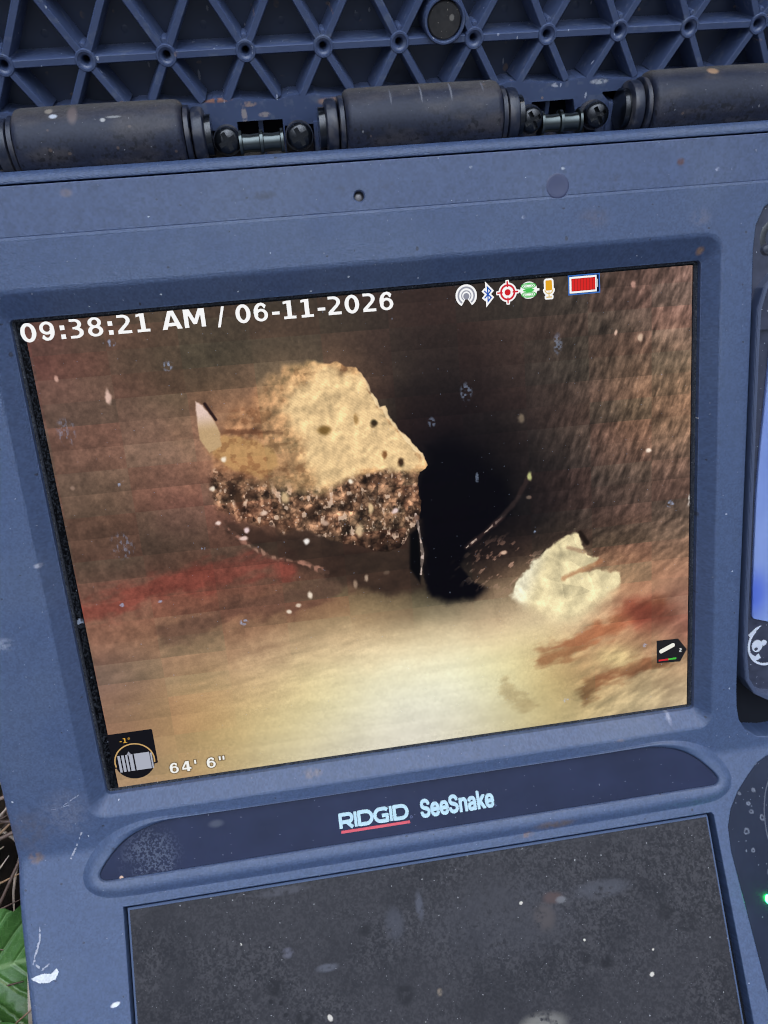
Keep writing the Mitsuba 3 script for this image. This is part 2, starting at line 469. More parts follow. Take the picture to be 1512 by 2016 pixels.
scene["flap_rubber"] = bumped(flap_h, 9e-5, principled(flap_col, 0.6, 0.3))
scene["flap_edge_plastic"] = bumped(fine, 3e-5, principled((0.046, 0.076, 0.15), 0.5, 0.45))


def pad_col(p, n, uv):
    u, w = face_uw(p)
    c = mix((0.006, 0.010, 0.026), (0.012, 0.019, 0.042), fbm(u / 12, w / 12, 8.0))
    c = mix(c, (0.22, 0.25, 0.3), specks(u, w, 3.4, 0.22, 0.09) * 0.6)
    for cu, cw, r in ((143.5, -139.5, 1.2), (147.8, -142.6, 1.3), (140, -131.5, 0.9), (143, -136, 1.0), (139.5, -147, 1.6), (140.6, -155, 0.9), (146, -164.5, 1.8), (146.5, -131, 1.2), (150, -120, 1.0)):
        d = dr.sqrt(dr.square(u - cu) + dr.square((w - cw) * 0.9)) + 0.5 * noise(u / 1.1, w / 1.1)
        c = mix(c, (0.2, 0.22, 0.27), (1 - smoothstep(0.1, 0.6, dr.abs(d - r * 0.75))) * (0.25 + 0.5 * noise(u, w, 3.0)))
    return c


scene["pad_film"] = principled(pad_col, 0.35, 0.25)


def shell_col(p, n, uv):
    u, v, z = dev(p)
    return mix((0.05, 0.07, 0.15), (0.27, 0.22, 0.16), smoothstep(0.3, 0.7, fbm(u / 7, v / 7, z / 7)))


scene["shell_plastic"] = principled(shell_col, 0.7, 0.3)
scene["scuffed_rim"] = principled((0.36, 0.31, 0.25), 0.8, 0.3)
# ------------------------------------------------------------------ the ground it stands on
def soil_col(p, n, uv):
    k = fbm(p.x * 60, p.y * 60, 1.0, 4)
    return mix((0.012, 0.009, 0.007), (0.07, 0.05, 0.036), smoothstep(0.3, 0.75, k))


scene["soil_dirt"] = principled(soil_col, 0.95, 0.2)
rng = np.random.default_rng(11)
g = np.linspace(-1, 1, 161)
gx, gy = np.meshgrid(np.sign(g) * (np.abs(g) * 0.6 + 19.4 * np.abs(g) ** 6), np.sign(g) * (np.abs(g) * 0.6 + 19.4 * np.abs(g) ** 6))
near = np.exp(-(gx ** 2 + gy ** 2) / 0.5)
gz = -0.004 + near * (0.010 * (meshkit.fbm(np.stack([gx * 14, gy * 14, gx * 0], -1)) - 0.5) + 0.004 * (meshkit.fbm(np.stack([gx * 70, gy * 70, gx * 0], -1)) - 0.5))
gz += 0.05 * np.clip((-0.165 - gx) / .035, 0, 1) * np.clip((2.0 + gx) / 1.5, 0, 1)
idx = np.arange(161 * 161).reshape(161, 161)
quads = np.stack([idx[:-1, :-1], idx[:-1, 1:], idx[1:, 1:], idx[1:, :-1]], -1).reshape(-1, 4)
scene["ground"] = mikit.ply((np.stack([gx, gy, gz], -1).reshape(-1, 3), quads), "soil_dirt", smooth=True)
labels["ground"] = {"label": "dark bare soil under the fallen pine needles", "kind": "structure"}

# ------------------------------------------------------------------ the monitor
MON = "inspection_monitor"
labels[MON] = {"label": "rugged slate blue monitor case with open lid, its lit screen showing a dirty pipe", "category": "monitor"}
LU, RU = -163.3, 222.0        # left and right edges of the case
W_SEAM, W_END = 119.0, -318.0  # seam under the top strip, near end of the lower panel

# outlines on the unrolled face
outer = np.array([(RU, W_END), (RU, W_SEAM), (LU, W_SEAM), (LU, -128), (LU + 0.4, -136), (LU + 3.2, -172), (LU + 5.5, W_END)])
bev_out = rrect(-132.4, 131.6, -100.6, 103.4, 7.0)
opening = rrect(-126, 126, -94, 94, 1.6)


def pod_outline():
    # the raised rim round the logo plate, on the unrolled face (left half mirrored to the right)
    half = [(0, -104.6), (40, -104.6), (75, -104.4), (96, -103.9), (108, -103.6), (117, -104.9), (124.5, -107.6), (130.5, -111.4), (134.8, -116.2),
            (137.2, -120.6), (137.9, -124.5), (136.4, -128.6), (132.4, -131.6), (126, -133.2), (110, -133.6), (60, -133.8), (0, -133.9)]
    pts = half + [(-u, w) for u, w in half[-2:0:-1]]
    return np.array(pts)[::-1]


def plate_outline():
    half = [(0, -5.4), (40, -5.4), (75, -5.4), (90, -5.3), (102.5, -5.0), (110.5, -3.6), (117, -1.3), (122.9, 2.6), (127.6, 7.4), (130.4, 11.2),
            (130.7, 13.0), (129.6, 14.4), (127.0, 14.8), (118, 14.8), (105, 14.8), (60, 14.8), (0, 14.8)]
    pts = half + [(-u, q) for u, q in half[-2:0:-1]]
    return np.array(pts)[::-1]


def dense(a, b, n):
    """Both outlines, point for point, with n points between neighbours (Catmull-Rom)."""
    out = []
    for r in (a, b):
        m, res = len(r), []
        for i in range(m):
            p0, p1, p2, p3 = r[i - 1], r[i], r[(i + 1) % m], r[(i + 2) % m]
            for k in range(n):
                t = k / n
                res.append(0.5 * ((2 * p1) + (-p0 + p2) * t + (2 * p0 - 5 * p1 + 4 * p2 - p3) * t * t + (-p0 + 3 * p1 - 3 * p2 + p3) * t ** 3))
        out.append(np.array(res))
    return out


pod, plt = dense(pod_outline(), plate_outline(), 5)
flap_hole = [(-123.0, -137.0), (125.6, -137.0), (126.6, -138.4), (123.3, W_END + 12), (-122.4, W_END + 12), (-122.4, -180)]
pad_hole = smooth_poly([(156, -117.6), (206, -117.6), (206, W_END + 12), (139.5, W_END + 12), (133.4, -212), (130.5, -154), (131.4, -144), (134.3, -137), (139.0, -130.5), (145.5, -124.3), (150.5, -120.0)], 1.5)
slot = Polygon([(142.9, 70), (142.8, 96), (143.6, 104.5), (146.6, 110.5), (152, 114.2), (159, 115.6), (181, 115.6), (187.5, 113.5), (191.5, 108), (192.5, 100), (193, -84), (192.5, -97), (189, -105), (181, -110),
                (160, -110.2), (152, -108.6), (146.4, -104.6), (143.2, -99), (142, -92), (141.6, -82)])
slot = smooth_poly(list(slot.exterior.coords)[:-1], 2.0)

face = Polygon(outer).buffer(-2.6, join_style=1)
face = unary_union([face, box(LU + 2.6, 100, RU - 2.6, W_SEAM - 0.35)])
for hole in (Polygon(bev_out), Polygon(pod), Polygon(flap_hole), pad_hole, slot):
    face = face.difference(hole)
tt = R_FOLD * math.tan(BEND / 2)
cuts = [400] + list(np.linspace(FOLD + tt, FOLD - tt, 7)) + [-400]
parts = [bend_part for a, b in zip(cuts, cuts[1:]) if not (bend_part := face.intersection(box(-400, b, 400, a))).is_empty]
pieces = [tri(q) for q in parts]


def edge_ring(poly, profile, step=6.0):
    """Rings down the outside of a polygon's outline: profile gives (outset, h)."""
    ring = resample(np.array(Polygon(poly).exterior.coords)[:-1], step)
    if not Polygon(ring).exterior.is_ccw:
        ring = ring[::-1]
    return loft([at(shrink(ring, -o), h) for o, h in profile])


frame_poly = Polygon(outer).buffer(-2.6, join_style=1).union(box(LU + 2.6, 100, RU - 2.6, W_SEAM - 0.35))
pieces.append(edge_ring(frame_poly, [(0, 0), (0.9, -0.18), (1.7, -0.65), (2.3, -1.4), (2.6, -2.4), (2.6, -11)], 1.2))
bev_in = at(opening, -Z0)
fil = [at(bev_out, 0)]
for k, (a, h) in enumerate(((0.10, -0.16), (0.22, -0.62))):
    fil.append(at(bev_out * (1 - a) + opening * a, h))
fil += [at(bev_out * 0.06 + opening * 0.94, -Z0 + 0.25), bev_in, at(opening, -Z0 - 4.5)]
bevel = loft(fil)
bevel.invert()
pieces.append(bevel)
# the rim round the logo plate: up from the face, over a crest, down to the plate
crest = []
for t, lift in ((0.0, 0.0), (0.12, 0.25), (0.28, 0.95), (0.46, 1.45), (0.66, 1.35), (0.86, 0.75), (0.97, 0.35), (1.0, -0.9)):
    lo, hi = bend(at(pod, 0)), plate(at(plt, 0))
    nrm = np.array([0, 0.23, 0.973])
    crest.append(lo * (1 - t) + hi * t + nrm * lift)
rim = loft(crest)
rim.invert()
body = join(*pieces)
body.vertices = bend(body.vertices)
# walls of the openings that the flap, the keypad and the latch sit in
wells = []
for poly, depth in ((Polygon(flap_hole), 6.0), (pad_hole, 3.0), (slot, 12.0)):
    ring = resample(np.array(poly.exterior.coords)[:-1], 8)
    if not Polygon(ring).exterior.is_ccw:
        ring = ring[::-1]
    rr = [at(ring, 0), at(shrink(ring, 0.35), -0.35), at(shrink(ring, 0.35), -depth)]
    m = loft(rr)
    m.invert()
    m.vertices = bend(m.vertices)
    wells.append(m)
put(f"{MON}__front_bezel", join(body, rim, *wells), "bezel_plastic", smooth=38)
bottom = join(*[tri(Polygon(q).buffer(1.0), h) for q, h in ((flap_hole, -6.0),)], tri(slot.buffer(1.0), -12.0))
put(f"{MON}__recess_floor", bottom, "dark_void", bend)

# top strip and rear rim
strip = Polygon([(LU + 0.5, 119.5), (RU - 0.5, 119.5), (RU - 0.5, 135.4), (LU + 0.5, 135.4)])
strip = strip.difference(Point(-1.6, 124.4).buffer(1.75))
sm = join(tri(strip.buffer(-0.35, join_style=2), -0.05), edge_ring(Polygon(strip.exterior).buffer(-0.35, join_style=2), [(0, -0.05), (0.25, -0.15), (0.35, -0.4), (0.35, -8)], 30))
holewall = loft([at(np.array(Point(-1.6, 124.4).buffer(1.75 + d).exterior.coords)[:-1][::-1], h) for d, h in ((0.33, -0.05), (0, -0.35), (0, -3.2))])
holewall.invert()
put(f"{MON}__top_strip", join(sm, holewall), "strip_plastic", bend, smooth=38)
h0 = lathe([(1.75, -0.2), (1.1, 0.05), (0, 0)], 24)
h0.apply_translation([-1.6, 124.4, Z0 - 2.4])
put(f"{MON}__top_strip__screw", h0, "steel")
dm = lathe([(4.3, -0.1), (4.1, 0.03), (3.6, 0.14), (2.6, 0.02), (0, 0.0)], 40)
dm.apply_translation([68.8, 122.9, Z0 - 0.02])
scene["dent_plastic"] = principled((0.047, 0.056, 0.115), 0.35, 0.45)
put(f"{MON}__top_strip__plug", dm, "dent_plastic")
prof = [(135.9, -6), (135.9, 0.0), (136.2, 0.12), (136.8, 0.18), (137.6, 0.0), (138.5, -0.45), (139.2, -1.1), (139.8, -2.0), (140.2, -3.2), (140.3, -5), (140.3, -12)]
rows = [np.array([(u, w, Z0 + h) for w, h in prof]) for u in (LU + 1, RU - 1)]
v = np.vstack(rows)
k = len(prof)
rimf = np.array([[i, i + 1, k + i + 1, k + i] for i in range(k - 1)])
rimm = trimesh.Trimesh(v, np.vstack([rimf[:, [0, 2, 1]], rimf[:, [0, 3, 2]]]), process=False)
put(f"{MON}__rear_rim", rimm, "bezel_plastic", smooth=50)

# lower case: a closed body from the underside of the face down to the soil
prof = [(140.0, -3.0)]
under = bend(np.array([(0, w, -13.0) for w in (119, 60, 0, -60, -112, -118, -180, -250, W_END + 1)]))
top = [(q[1], q[2]) for q in under]
back = [(140.2, 0.0 - 3), (140.2, -26), (176, -26)]
wz = lambda yz: np.array([0, yz[0] * CT + yz[1] * ST, -yz[0] * ST + yz[1] * CT - LIFT])
pv = [np.array([q[0] * CT - q[1] * ST, q[0] * ST + q[1] * CT]) for q in [(140.2, -8)] + top]      # world y, z in mm (without the lift)
pb = [np.array([q[0] * CT - q[1] * ST, q[0] * ST + q[1] * CT]) for q in [(176, -26), (140.2, -26)]]
shell2 = [(p[0], p[1]) for p in pv] + [(pv[-1][0], -LIFT + 1)] + [(pb[0][0], -LIFT + 1)] + [(p[0], p[1]) for p in pb]
sh = trimesh.creation.extrude_polygon(Polygon(shell2), RU - LU - 3.0, engine="earcut")
sp = sh.vertices
sh.vertices = np.column_stack([sp[:, 2] + LU + 1.5, sp[:, 0] * CT + sp[:, 1] * ST, -sp[:, 0] * ST + sp[:, 1] * CT])
put(f"{MON}__case_shell", sh, "shell_plastic")
labels[f"{MON}__case_shell"] = {"label": "lower case with mud dried on its side"}
lip = loft([bend(np.array(r)) for r in ([(LU + 3.1 + a, -137.5, b) for a, b in ((-3.4, -11), (-3.7, -9.5), (-3.2, -8.5), (0, -8.5))],
                                         [(LU + 4.0 + a, -172, b) for a, b in ((-4.4, -11), (-5.1, -9.0), (-4.4, -7.5), (0, -7.5))],
                                         [(LU + 7.5 + a, W_END, b) for a, b in ((-4.8, -11), (-5.3, -9.0), (-4.6, -7.5), (0, -7.5))])], closed=False)
put(f"{MON}__case_shell__lip", lip, "scuffed_rim")
scene["scuffed_rim"] = {"type": "twosided", "bsdf": scene["scuffed_rim"]}

# ------------------------------------------------------------------ display
DISPLAY = f"{MON}__display"
TONES = [
    [(98, 66, 60), (92, 70, 58), (78, 64, 52), (74, 62, 50), (70, 58, 48), (68, 56, 46), (60, 48, 42), (50, 37, 34), (58, 46, 40), (62, 54, 48), (64, 56, 49), (92, 74, 66), (122, 98, 88)],
    [(106, 78, 68), (110, 82, 70), (90, 74, 58), (76, 64, 50), (146, 114, 90), (124, 98, 78), (64, 52, 45), (38, 29, 28), (43, 35, 32), (66, 52, 46), (66, 58, 50), (100, 82, 68), (125, 100, 85)],
    [(110, 84, 72), (118, 88, 74), (130, 98, 84), (168, 126, 94), (186, 144, 104), (140, 105, 75), (44, 34, 30), (27, 20, 21), (33, 26, 26), (56, 46, 42), (84, 68, 60), (122, 96, 76), (140, 108, 85)],
    [(104, 80, 68), (112, 86, 70), (134, 100, 84), (146, 108, 84), (160, 118, 84), (120, 88, 62), (26, 19, 20), (12, 9, 14), (17, 14, 15), (46, 38, 36), (84, 66, 58), (120, 92, 72), (134, 102, 80)],
    [(92, 72, 60), (84, 66, 52), (116, 80, 72), (116, 84, 68), (100, 72, 54), (80, 60, 46), (24, 18, 18), (5, 4, 10), (12, 10, 13), (32, 27, 27), (72, 58, 52), (106, 82, 70), (122, 96, 82)],
    [(92, 72, 60), (76, 62, 52), (72, 58, 46), (88, 64, 53), (66, 50, 41), (52, 40, 34), (38, 30, 27), (5, 4, 10), (8, 7, 10), (26, 22, 22), (62, 50, 46), (84, 66, 58), (88, 70, 62)],
    [(118, 80, 68), (122, 78, 66), (122, 76, 62), (118, 72, 60), (96, 66, 54), (50, 41, 35), (40, 34, 30), (8, 6, 9), (24, 19, 19), (40, 32, 28), (76, 58, 48), (92, 70, 58), (118, 94, 80)],
    [(152, 110, 88), (150, 112, 86), (132, 100, 78), (126, 96, 72), (132, 104, 76), (150, 122, 86), (112, 92, 66), (34, 28, 22), (120, 94, 72), (180, 155, 118), (172, 138, 104), (168, 128, 96), (160, 124, 98)],
    [(114, 90, 84), (144, 116, 94), (162, 132, 100), (183, 155, 123), (197, 171, 134), (214, 188, 149), (220, 198, 157), (222, 200, 159), (214, 184, 149), (214, 202, 166), (200, 172, 137), (178, 128, 98), (160, 114, 100)],
    [(146, 110, 90), (164, 130, 96), (180, 148, 104), (201, 173, 130), (212, 196, 144), (220, 211, 172), (224, 220, 189), (226, 224, 193), (218, 211, 161), (200, 178, 128), (176, 134, 98), (176, 142, 104), (132, 78, 70)],
    [(150, 114, 92), (168, 134, 96), (184, 154, 104), (199, 182, 132), (210, 198, 155), (218, 213, 184), (222, 220, 201), (222, 220, 199), (210, 204, 165), (192, 172, 116), (164, 130, 92), (190, 170, 128), (166, 140, 106)],
    [(170, 140, 110), (174, 144, 104), (182, 160, 116), (195, 182, 144), (203, 194, 165), (208, 202, 182), (210, 205, 191), (208, 202, 180), (197, 188, 151), (186, 170, 122), (184, 166, 124), (182, 164, 128), (170, 152, 124)]]
ROCK= [(-66.2, 46.2), (-61.3, 49.5), (-57.4, 52.9), (-52.5, 56.5), (-46.3, 60.6), (-40, 65.6), (-35.2, 71.2), (-30.1, 70), (-25.5, 71.1), (-19, 69), (-14.8, 69.3), (-10.1, 67), (-7.8, 66.4), (-5.8, 63.6), (-4.1, 60.8), (-2.9, 57.6), (-0.9, 54), (0, 51.2), (1.9, 51), (2.8, 47.5), (5.2, 44.1), (7.7, 40.3), (10.2, 37.3), (12.4, 34.3), (15, 31.6), (15.6, 29.1), (16.6, 26.6), (14.9, 25.2), (13.2, 24.2), (12.4, 19.2), (12.9, 12.9), (11.7, 5.8), (7.7, 0.9), (4.8, -3.8), (-0.8, -7), (-6.8, -5.8), (-14.6, -2.3), (-26.3, 1.3), (-33.9, 4.7), (-44.3, 8), (-52.9, 10.3), (-61, 14.5), (-66.2, 18.8), (-68.1, 25.4), (-67.4, 33.2), (-65.8, 38.8)]
LIGHT= [(-35.1, 60.4), (-22.9, 67.1), (-15, 67.5), (-8.1, 63.8), (-2.2, 54.9), (4.6, 44), (15.6, 29.1), (15.8, 27.1), (12.4, 24.2), (5.9, 24.2), (0.2, 26.6), (-4.8, 27), (-9.4, 26.3), (-14, 24), (-20.1, 22.3), (-24.2, 20.7), (-28.6, 19.8), (-29.9, 29), (-31.7, 37.1), (-35, 45.2), (-38.2, 53.2)]
HOLE= [(16.7, 33.8), (26.9, 36.3), (38.6, 29.4), (48.3, 17.1), (50.2, 5.5), (44.3, -0.2), (36.7, -4.4), (30.5, -9.6), (26.7, -16.5), (31.8, -22.8), (37.5, -27.1), (32, -31.2), (20.3, -31.4), (12.6, -26.4), (11.5, -13.2), (11.4, 1.7), (12.1, 13), (12.6, 22.2), (16.8, 27.4)]
GAP= [(7.2, -0.3), (11.1, 2.6), (11.1, -13.2), (10, -21.7), (6, -14.7)]
SHARD= [(-67.9, 60.1), (-65.2, 58.4), (-62, 52.2), (-60.4, 47.5), (-60.8, 42.5), (-65.6, 40.3), (-68.6, 45.7), (-68.5, 53.4)]
STONE= [(46.5, -31.4), (50.1, -25.2), (54.8, -20.3), (60.1, -15.7), (65.4, -11.8), (70.4, -9.2), (75.2, -7.4), (77.1, -8), (78.3, -11.7), (78.9, -15.7), (84.5, -19.9), (83.5, -23.3), (78.7, -24.9), (88.3, -25.3), (94.2, -28.7), (94.4, -33.2), (87.2, -40.5), (75.1, -47.5), (67.1, -46.9), (59.8, -41.3), (50.9, -36)]
STAIN= [(43.5, -72.5), (45, -77.5), (51.1, -82.3)]
RED= [(-121, -15.8), (-104.8, -12.9), (-88.7, -9.2), (-70.8, -6.5), (-54.9, -5.2), (-41.1, -6.1)]
DARK= [(-91.9, -29.6), (-77.6, -26.4), (-65.3, -23.4), (-49.1, -22.5), (-34.6, -19.7), (-20.1, -16.9)]
RUST= [(62.2, -61.1), (71.2, -57.7), (81.4, -54), (93.8, -49.2), (109.6, -44)]
RUST2= [(77.4, -81), (83.5, -75.6), (95.9, -72.2), (116.6, -69)]
WIRE= [(10.3, 7.7), (11.3, -0.4), (11.8, -9), (10.6, -17.4)]
ARC= [(57, 18), (51.2, 8.5), (44.4, 1.5), (36.7, -4), (29.8, -8.7)]
RIM= [(-66, 13.5), (-57.8, 5.2), (-48.6, -2.6), (-38.1, -6.1), (-26.5, -11.8)]
RUB= [(-69.1, 38.2), (-53.9, 31.6), (-39.2, 26.4), (-24.1, 21.3), (-11.9, 25.3), (0.1, 26.4), (16, 23.8)]
SPOTS = [(-98.5, 64.5, 0.9, 2.5, 225, 190, 175), (-114.8, 72.8, 0.9, 1.1, 200, 160, 145), (-22.2, 44.2, 2.3, 1.7, 120, 84, 40), (-3.1, 45, 1.3, 1.3, 40, 28, 16), (6.3, 28.9, 1.1, 1.7, 45, 30, 18), (0.1, 32.6, 0.9, 1.5, 120, 84, 48), (-9.3, 47.5, 1.1, 1.9, 170, 130, 80), (-60.7, 37.3, 1.1, 0.9, 250, 235, 215), (-66.4, 26.6, 0.9, 0.9, 240, 225, 205), (-14, 23.6, 1.1, 0.9, 255, 245, 225), (-33.6, 1.7, 1.1, 1.1, 255, 250, 245), (-55.8, 9, 0.9, 1.1, 240, 215, 215), (2.3, 9.9, 1.1, 0.9, 240, 215, 210), (106.9, 22.9, 1.1, 0.9, 255, 235, 215), (124.5, 0.2, 0.8, 2.3, 255, 250, 245), (93.5, 70.2, 0.6, 0.9, 220, 185, 165), (100.3, 87.4, 0.9, 1.1, 190, 150, 135), (103.3, 67.4, 0.9, 1.5, 215, 185, 160), (54.5, 40.8, 1.3, 1.7, 120, 104, 88), (57.2, 17.6, 0.9, 1.7, 190, 195, 130), (45.1, -12.7, 1.3, 0.8, 220, 185, 160), (-16.2, -18.3, 0.9, 1.7, 150, 128, 108), (-11.5, -16.3, 0.8, 1.3, 170, 150, 130), (-3.5, -15.2, 1.1, 0.8, 90, 74, 62), (56.2, 8.9, 1.1, 0.8, 110, 90, 80), (-34.7, -20.6, 0.9, 1.5, 240, 225, 205), (-43.5, -26.3, 1.1, 0.9, 235, 220, 200), (-39.6, -24.2, 0.9, 0.9, 220, 200, 180), (-7.1, 12.2, 1.1, 1.9, 225, 195, 150), (-39.9, 20.1, 1.5, 2.3, 215, 185, 140), (-48.4, 15, 1.1, 0.9, 230, 200, 180), (-25.5, 8.2, 1.5, 1.1, 190, 160, 140), (-57.2, 21.1, 1.5, 3.8, 70, 48, 34), (-12.4, 3.5, 1.5, 2.3, 220, 190, 150), (10.5, 6, 1.1, 1.1, 120, 90, 76), (-116.4, 32.9, 0.8, 0.8, 150, 120, 105), (-66.1, 13.1, 0.9, 0.8, 240, 215, 205), (-57.3, 5.9, 1.5, 0.9, 235, 205, 195)]
DUST = [(-94.1, 83.3, 1.7, 1.7), (-75.7, 73.6, 2.1, 1.9), (70.3, 67.9, 1.9, 4.5), (33.6, 53.3, 2.6, 3.8), (19.4, 43, 1.5, 2.3), (-99.9, 32.3, 0.8, 0.8), (-73.2, 3.8, 0.9, 0.9), (-92.4, -15.2, 0.9, 0.8), (-107.1, -15.1, 1.1, 0.8), (-123.6, -19.6, 1.5, 1.9), (116.1, -0.6, 1.7, 1.7), (69.4, -82.7, 1.3, 1.3), (-61.9, -28.4, 1.9, 1.5), (58.4, -5.7, 0.8, 0.8), (36, 19.6, 0.8, 2.3), (-115.2, 53.6, 3.8, 5.7), (-103, 8.5, 4.9, 5.7), (-8.8, -99.4, 0.9, 0.9), (-27.5, -10.4, 0.6, 0.6), (105.1, -62, 1.3, 0.9)]
GAIN = 2.0 ** -exposure


def pipe_view(p, n, uv):
    """What the pipe camera sees, in millimetres on the display."""
    u, v, z = dev(p)
    w1, w2 = fbm(u / 7, v / 7, 1.0) - 0.5, fbm(u / 7, v / 7, 21.0) - 0.5
    wall = smoothstep(-40, -10, v)                      # the pipe wall, as against the invert
    x, y = u + 8 * w1 * wall + 2 * w1, v + 4 * w2
    # the light and colour of the pipe, laid out coarsely: rows of tones down the display, blended smoothly
    wx = [dr.exp(-0.5 * dr.square((x - (-120 + 20.1667 * i)) / 12.0)) for i in range(13)]
    wy = [dr.exp(-0.5 * dr.square((y - (80 - 15.4545 * j)) / 9.2)) for j in range(12)]
    acc, sx, sy = mi.Color3f(0), sum(wx), sum(wy)
    for j, row in enumerate(TONES):
        line = mi.Color3f(0)
        for i, t in enumerate(row):
            line += mi.Color3f(t[0] / 255, t[1] / 255, t[2] / 255) * wx[i]
        acc += line * wy[j]
    c = acc / (sx * sy)
    for pts, wd, col, k in ((RED, 5.5, (0.50, 0.25, 0.21), 0.72), (DARK, 5.0, (0.36, 0.25, 0.21), 0.62), (RUST, 5.0, (0.56, 0.33, 0.21), 0.65), (RUST2, 4.0, (0.45, 0.28, 0.18), 0.65), (STAIN, 4.0, (0.62, 0.54, 0.38), 0.45)):
        d = lined(u + 5 * w1, v + 7 * w2, pts) + 7.0 * (fbm((u + v * 0.3) / 8, (v - 0.2 * u) / 2.2, 15.0) - 0.5)
        c = mix(c, col, (1 - smoothstep(wd * 0.25, wd * 1.4, d)) * k)
    c = mix(c, (0.47, 0.24, 0.19), spot(u + 6 * w1, v + 6 * w2, 106, -47, 11.0, 6.5, 0.7) * 0.85)
    c = mix(c, (0.83, 0.75, 0.54), spot(u + 4 * w1, v + 4 * w2, 92, -66, 9.0, 5.0, 0.8) * 0.7)
    # pipe wall grain: mottled on the left, slanting ridges on the right, soft streaks along the invert
    g1 = fbm(u * 0.9, v * 0.9, 5.0, 4)
    g2 = fbm(u / 11, v / 4.5, 6.0)
    right = smoothstep(40, 85, u) * smoothstep(-45, -5, v)
    a, b_ = (u * 0.93 - v * 0.36), (u * 0.36 + v * 0.93)
    bx, by = u * 0.88 + v * 0.47, -u * 0.47 + v * 0.88
    ridge = fbm(a / 1.5, b_ / 5.5, 2.0, 4)
    ridge2 = fbm(bx / 6.0, by / 1.8, 3.0)
    c = c * (1 + (g1 - 0.5) * (0.08 + 0.2 * wall) + (g2 - 0.5) * 0.08)
    c = c * (1 + right * ((ridge - 0.5) * 1.0 * smoothstep(-25, 20, v) + (ridge2 - 0.5) * 0.9 * (1 - smoothstep(-20, 15, v))))
    c = c * (1 + right * 0.5 * (fbm(a / 2.2 + 0.3, b_ / 4.0 - 0.2, 9.0, 4) - fbm(a / 2.2 - 0.3, b_ / 4.0 + 0.2, 9.0, 4)))
    lower_right = smoothstep(60, 90, u) * (1 - smoothstep(-45, -25, v))
    c = c * (1 + lower_right * (fbm(bx / 9, by / 3.0, 8.0) - 0.5) * 0.5)
    left = (1 - smoothstep(-60, -25, u)) * smoothstep(-60, -25, v)
    c = c * (1 + left * (fbm(u / 2.6, v / 2.6, 12.0) - 0.5) * 0.3)
    streak = (1 - smoothstep(-45, -20, v)) * smoothstep(-75, -50, v) * (1 - smoothstep(-20, 10, u))
    c = c * (1 + streak * (fbm((u * 0.97 + v * 0.2) / 10, (v - 0.15 * u) / 1.9, 14.0) - 0.5) * 0.18)
    # black mouth of the pipe beyond the debris
    edge = 3.0 * (fbm(u / 3.0, v / 3.0, 31.0) - 0.5)
    hole = inside(u, v, HOLE) + edge * 0.6
    soft = 1.2 + 7.0 * smoothstep(14, 30, u) * smoothstep(-25, 20, v) + 4.0 * smoothstep(15, 30, v) + 3.0 * (1 - smoothstep(-30, -20, v))
    c = mix(c, (0.018, 0.012, 0.03), smoothstep(-0.5, 0.6, hole / soft))
    # the wet shadow under the debris, and glints of wet silt on the far side of the mouth
    under_ = inside(u + edge, v + edge, [(-66, 13), (-45, 6), (-20, 0), (5, 0), (11.5, 4), (11.5, -24), (-2, -25), (-20, -17), (-34, -9), (-52, 0)])
    c = mix(c, mix((0.16, 0.12, 0.10), (0.27, 0.20, 0.16), fbm(u / 4, v / 3, 36.0)), smoothstep(-2.5, 2.0, under_) * 0.9)
    gl = spot(u, v, 45, -18, 14.0, 9.0, 0.8) * smoothstep(0.58, 0.72, fbm((u * 0.8 + v * 0.6) / 3.4, (v * 0.8 - u * 0.6) / 1.6, 37.0))
    c = mix(c, (0.66, 0.53, 0.45), gl * 0.8)
    pale_floor = smoothstep(0.5, 0.75, c.y)
    c = c * (1 + pale_floor * 0.09 * (fbm((u + 0.2 * v) / 70, (v + 0.01 * u) / 2.6, 38.0) - 0.5))
    # debris block: pale flank above, dark rubble below
    dr_ = inside(u, v, ROCK) + edge * 0.5
    rubble_side = 1 - smoothstep(25, 36, v)
    rs = dr.lerp(mi.Float(3.4), mi.Float(0.5), smoothstep(-45, -12, u)) * (1 - 0.5 * rubble_side)
    dr_ = dr_ + 6.0 * (fbm(u / 6, v / 6, 39.0) - 0.5) * smoothstep(-15, -40, u)
    rock = smoothstep(-0.5, 1.0, dr_ / rs)
    warm = mix((0.63, 0.47, 0.34), (0.77, 0.61, 0.43), smoothstep(-55, -22, u))
    pale = smoothstep(-0.6, 1.0, (inside(u, v, LIGHT) + edge * 1.5 + 5 * w1) / dr.lerp(mi.Float(5.0), mi.Float(1.5), smoothstep(-25, -5, u)))
    warm = mix(warm, (0.90, 0.77, 0.57), pale)
    def relief(sc, seed, dx=0.30, dy=0.34):
        return (fbm(u / sc + dx, v / sc - dy, seed, 4) - fbm(u / sc - dx, v / sc + dy, seed, 4))

    lump = relief(4.2, 41.0) * 0.9 + relief(1.8, 43.0) * 0.7
    warm = warm * (1 + lump * (0.6 - 0.28 * pale)) * (0.92 + 0.16 * fbm(u / 9, v / 9, 40.0))
    lobe = inside(u + edge * 0.8, v + edge * 0.6, [(-66, 40), (-60, 47), (-50, 44), (-42, 40), (-40, 33), (-47, 28), (-58, 33)])
    warm = mix(warm, (0.74, 0.58, 0.37), smoothstep(-0.8, 1.5, lobe) * 0.75 * (1 - pale))
    warm = mix(warm, (0.36, 0.22, 0.15), (1 - smoothstep(0.2, 1.5, segd(u, v, (-64, 48.5), (-38, 45.0)) + edge * 0.6)) * 0.6 * (1 - pale))
    warm = mix(warm, (0.42, 0.27, 0.17), (1 - pale) * smoothstep(0.55, 0.72, fbm(u / 3, v / 2.4, 44.0)) * 0.4)
    # rubble: small wet stones
    below = mi.Float(-9)
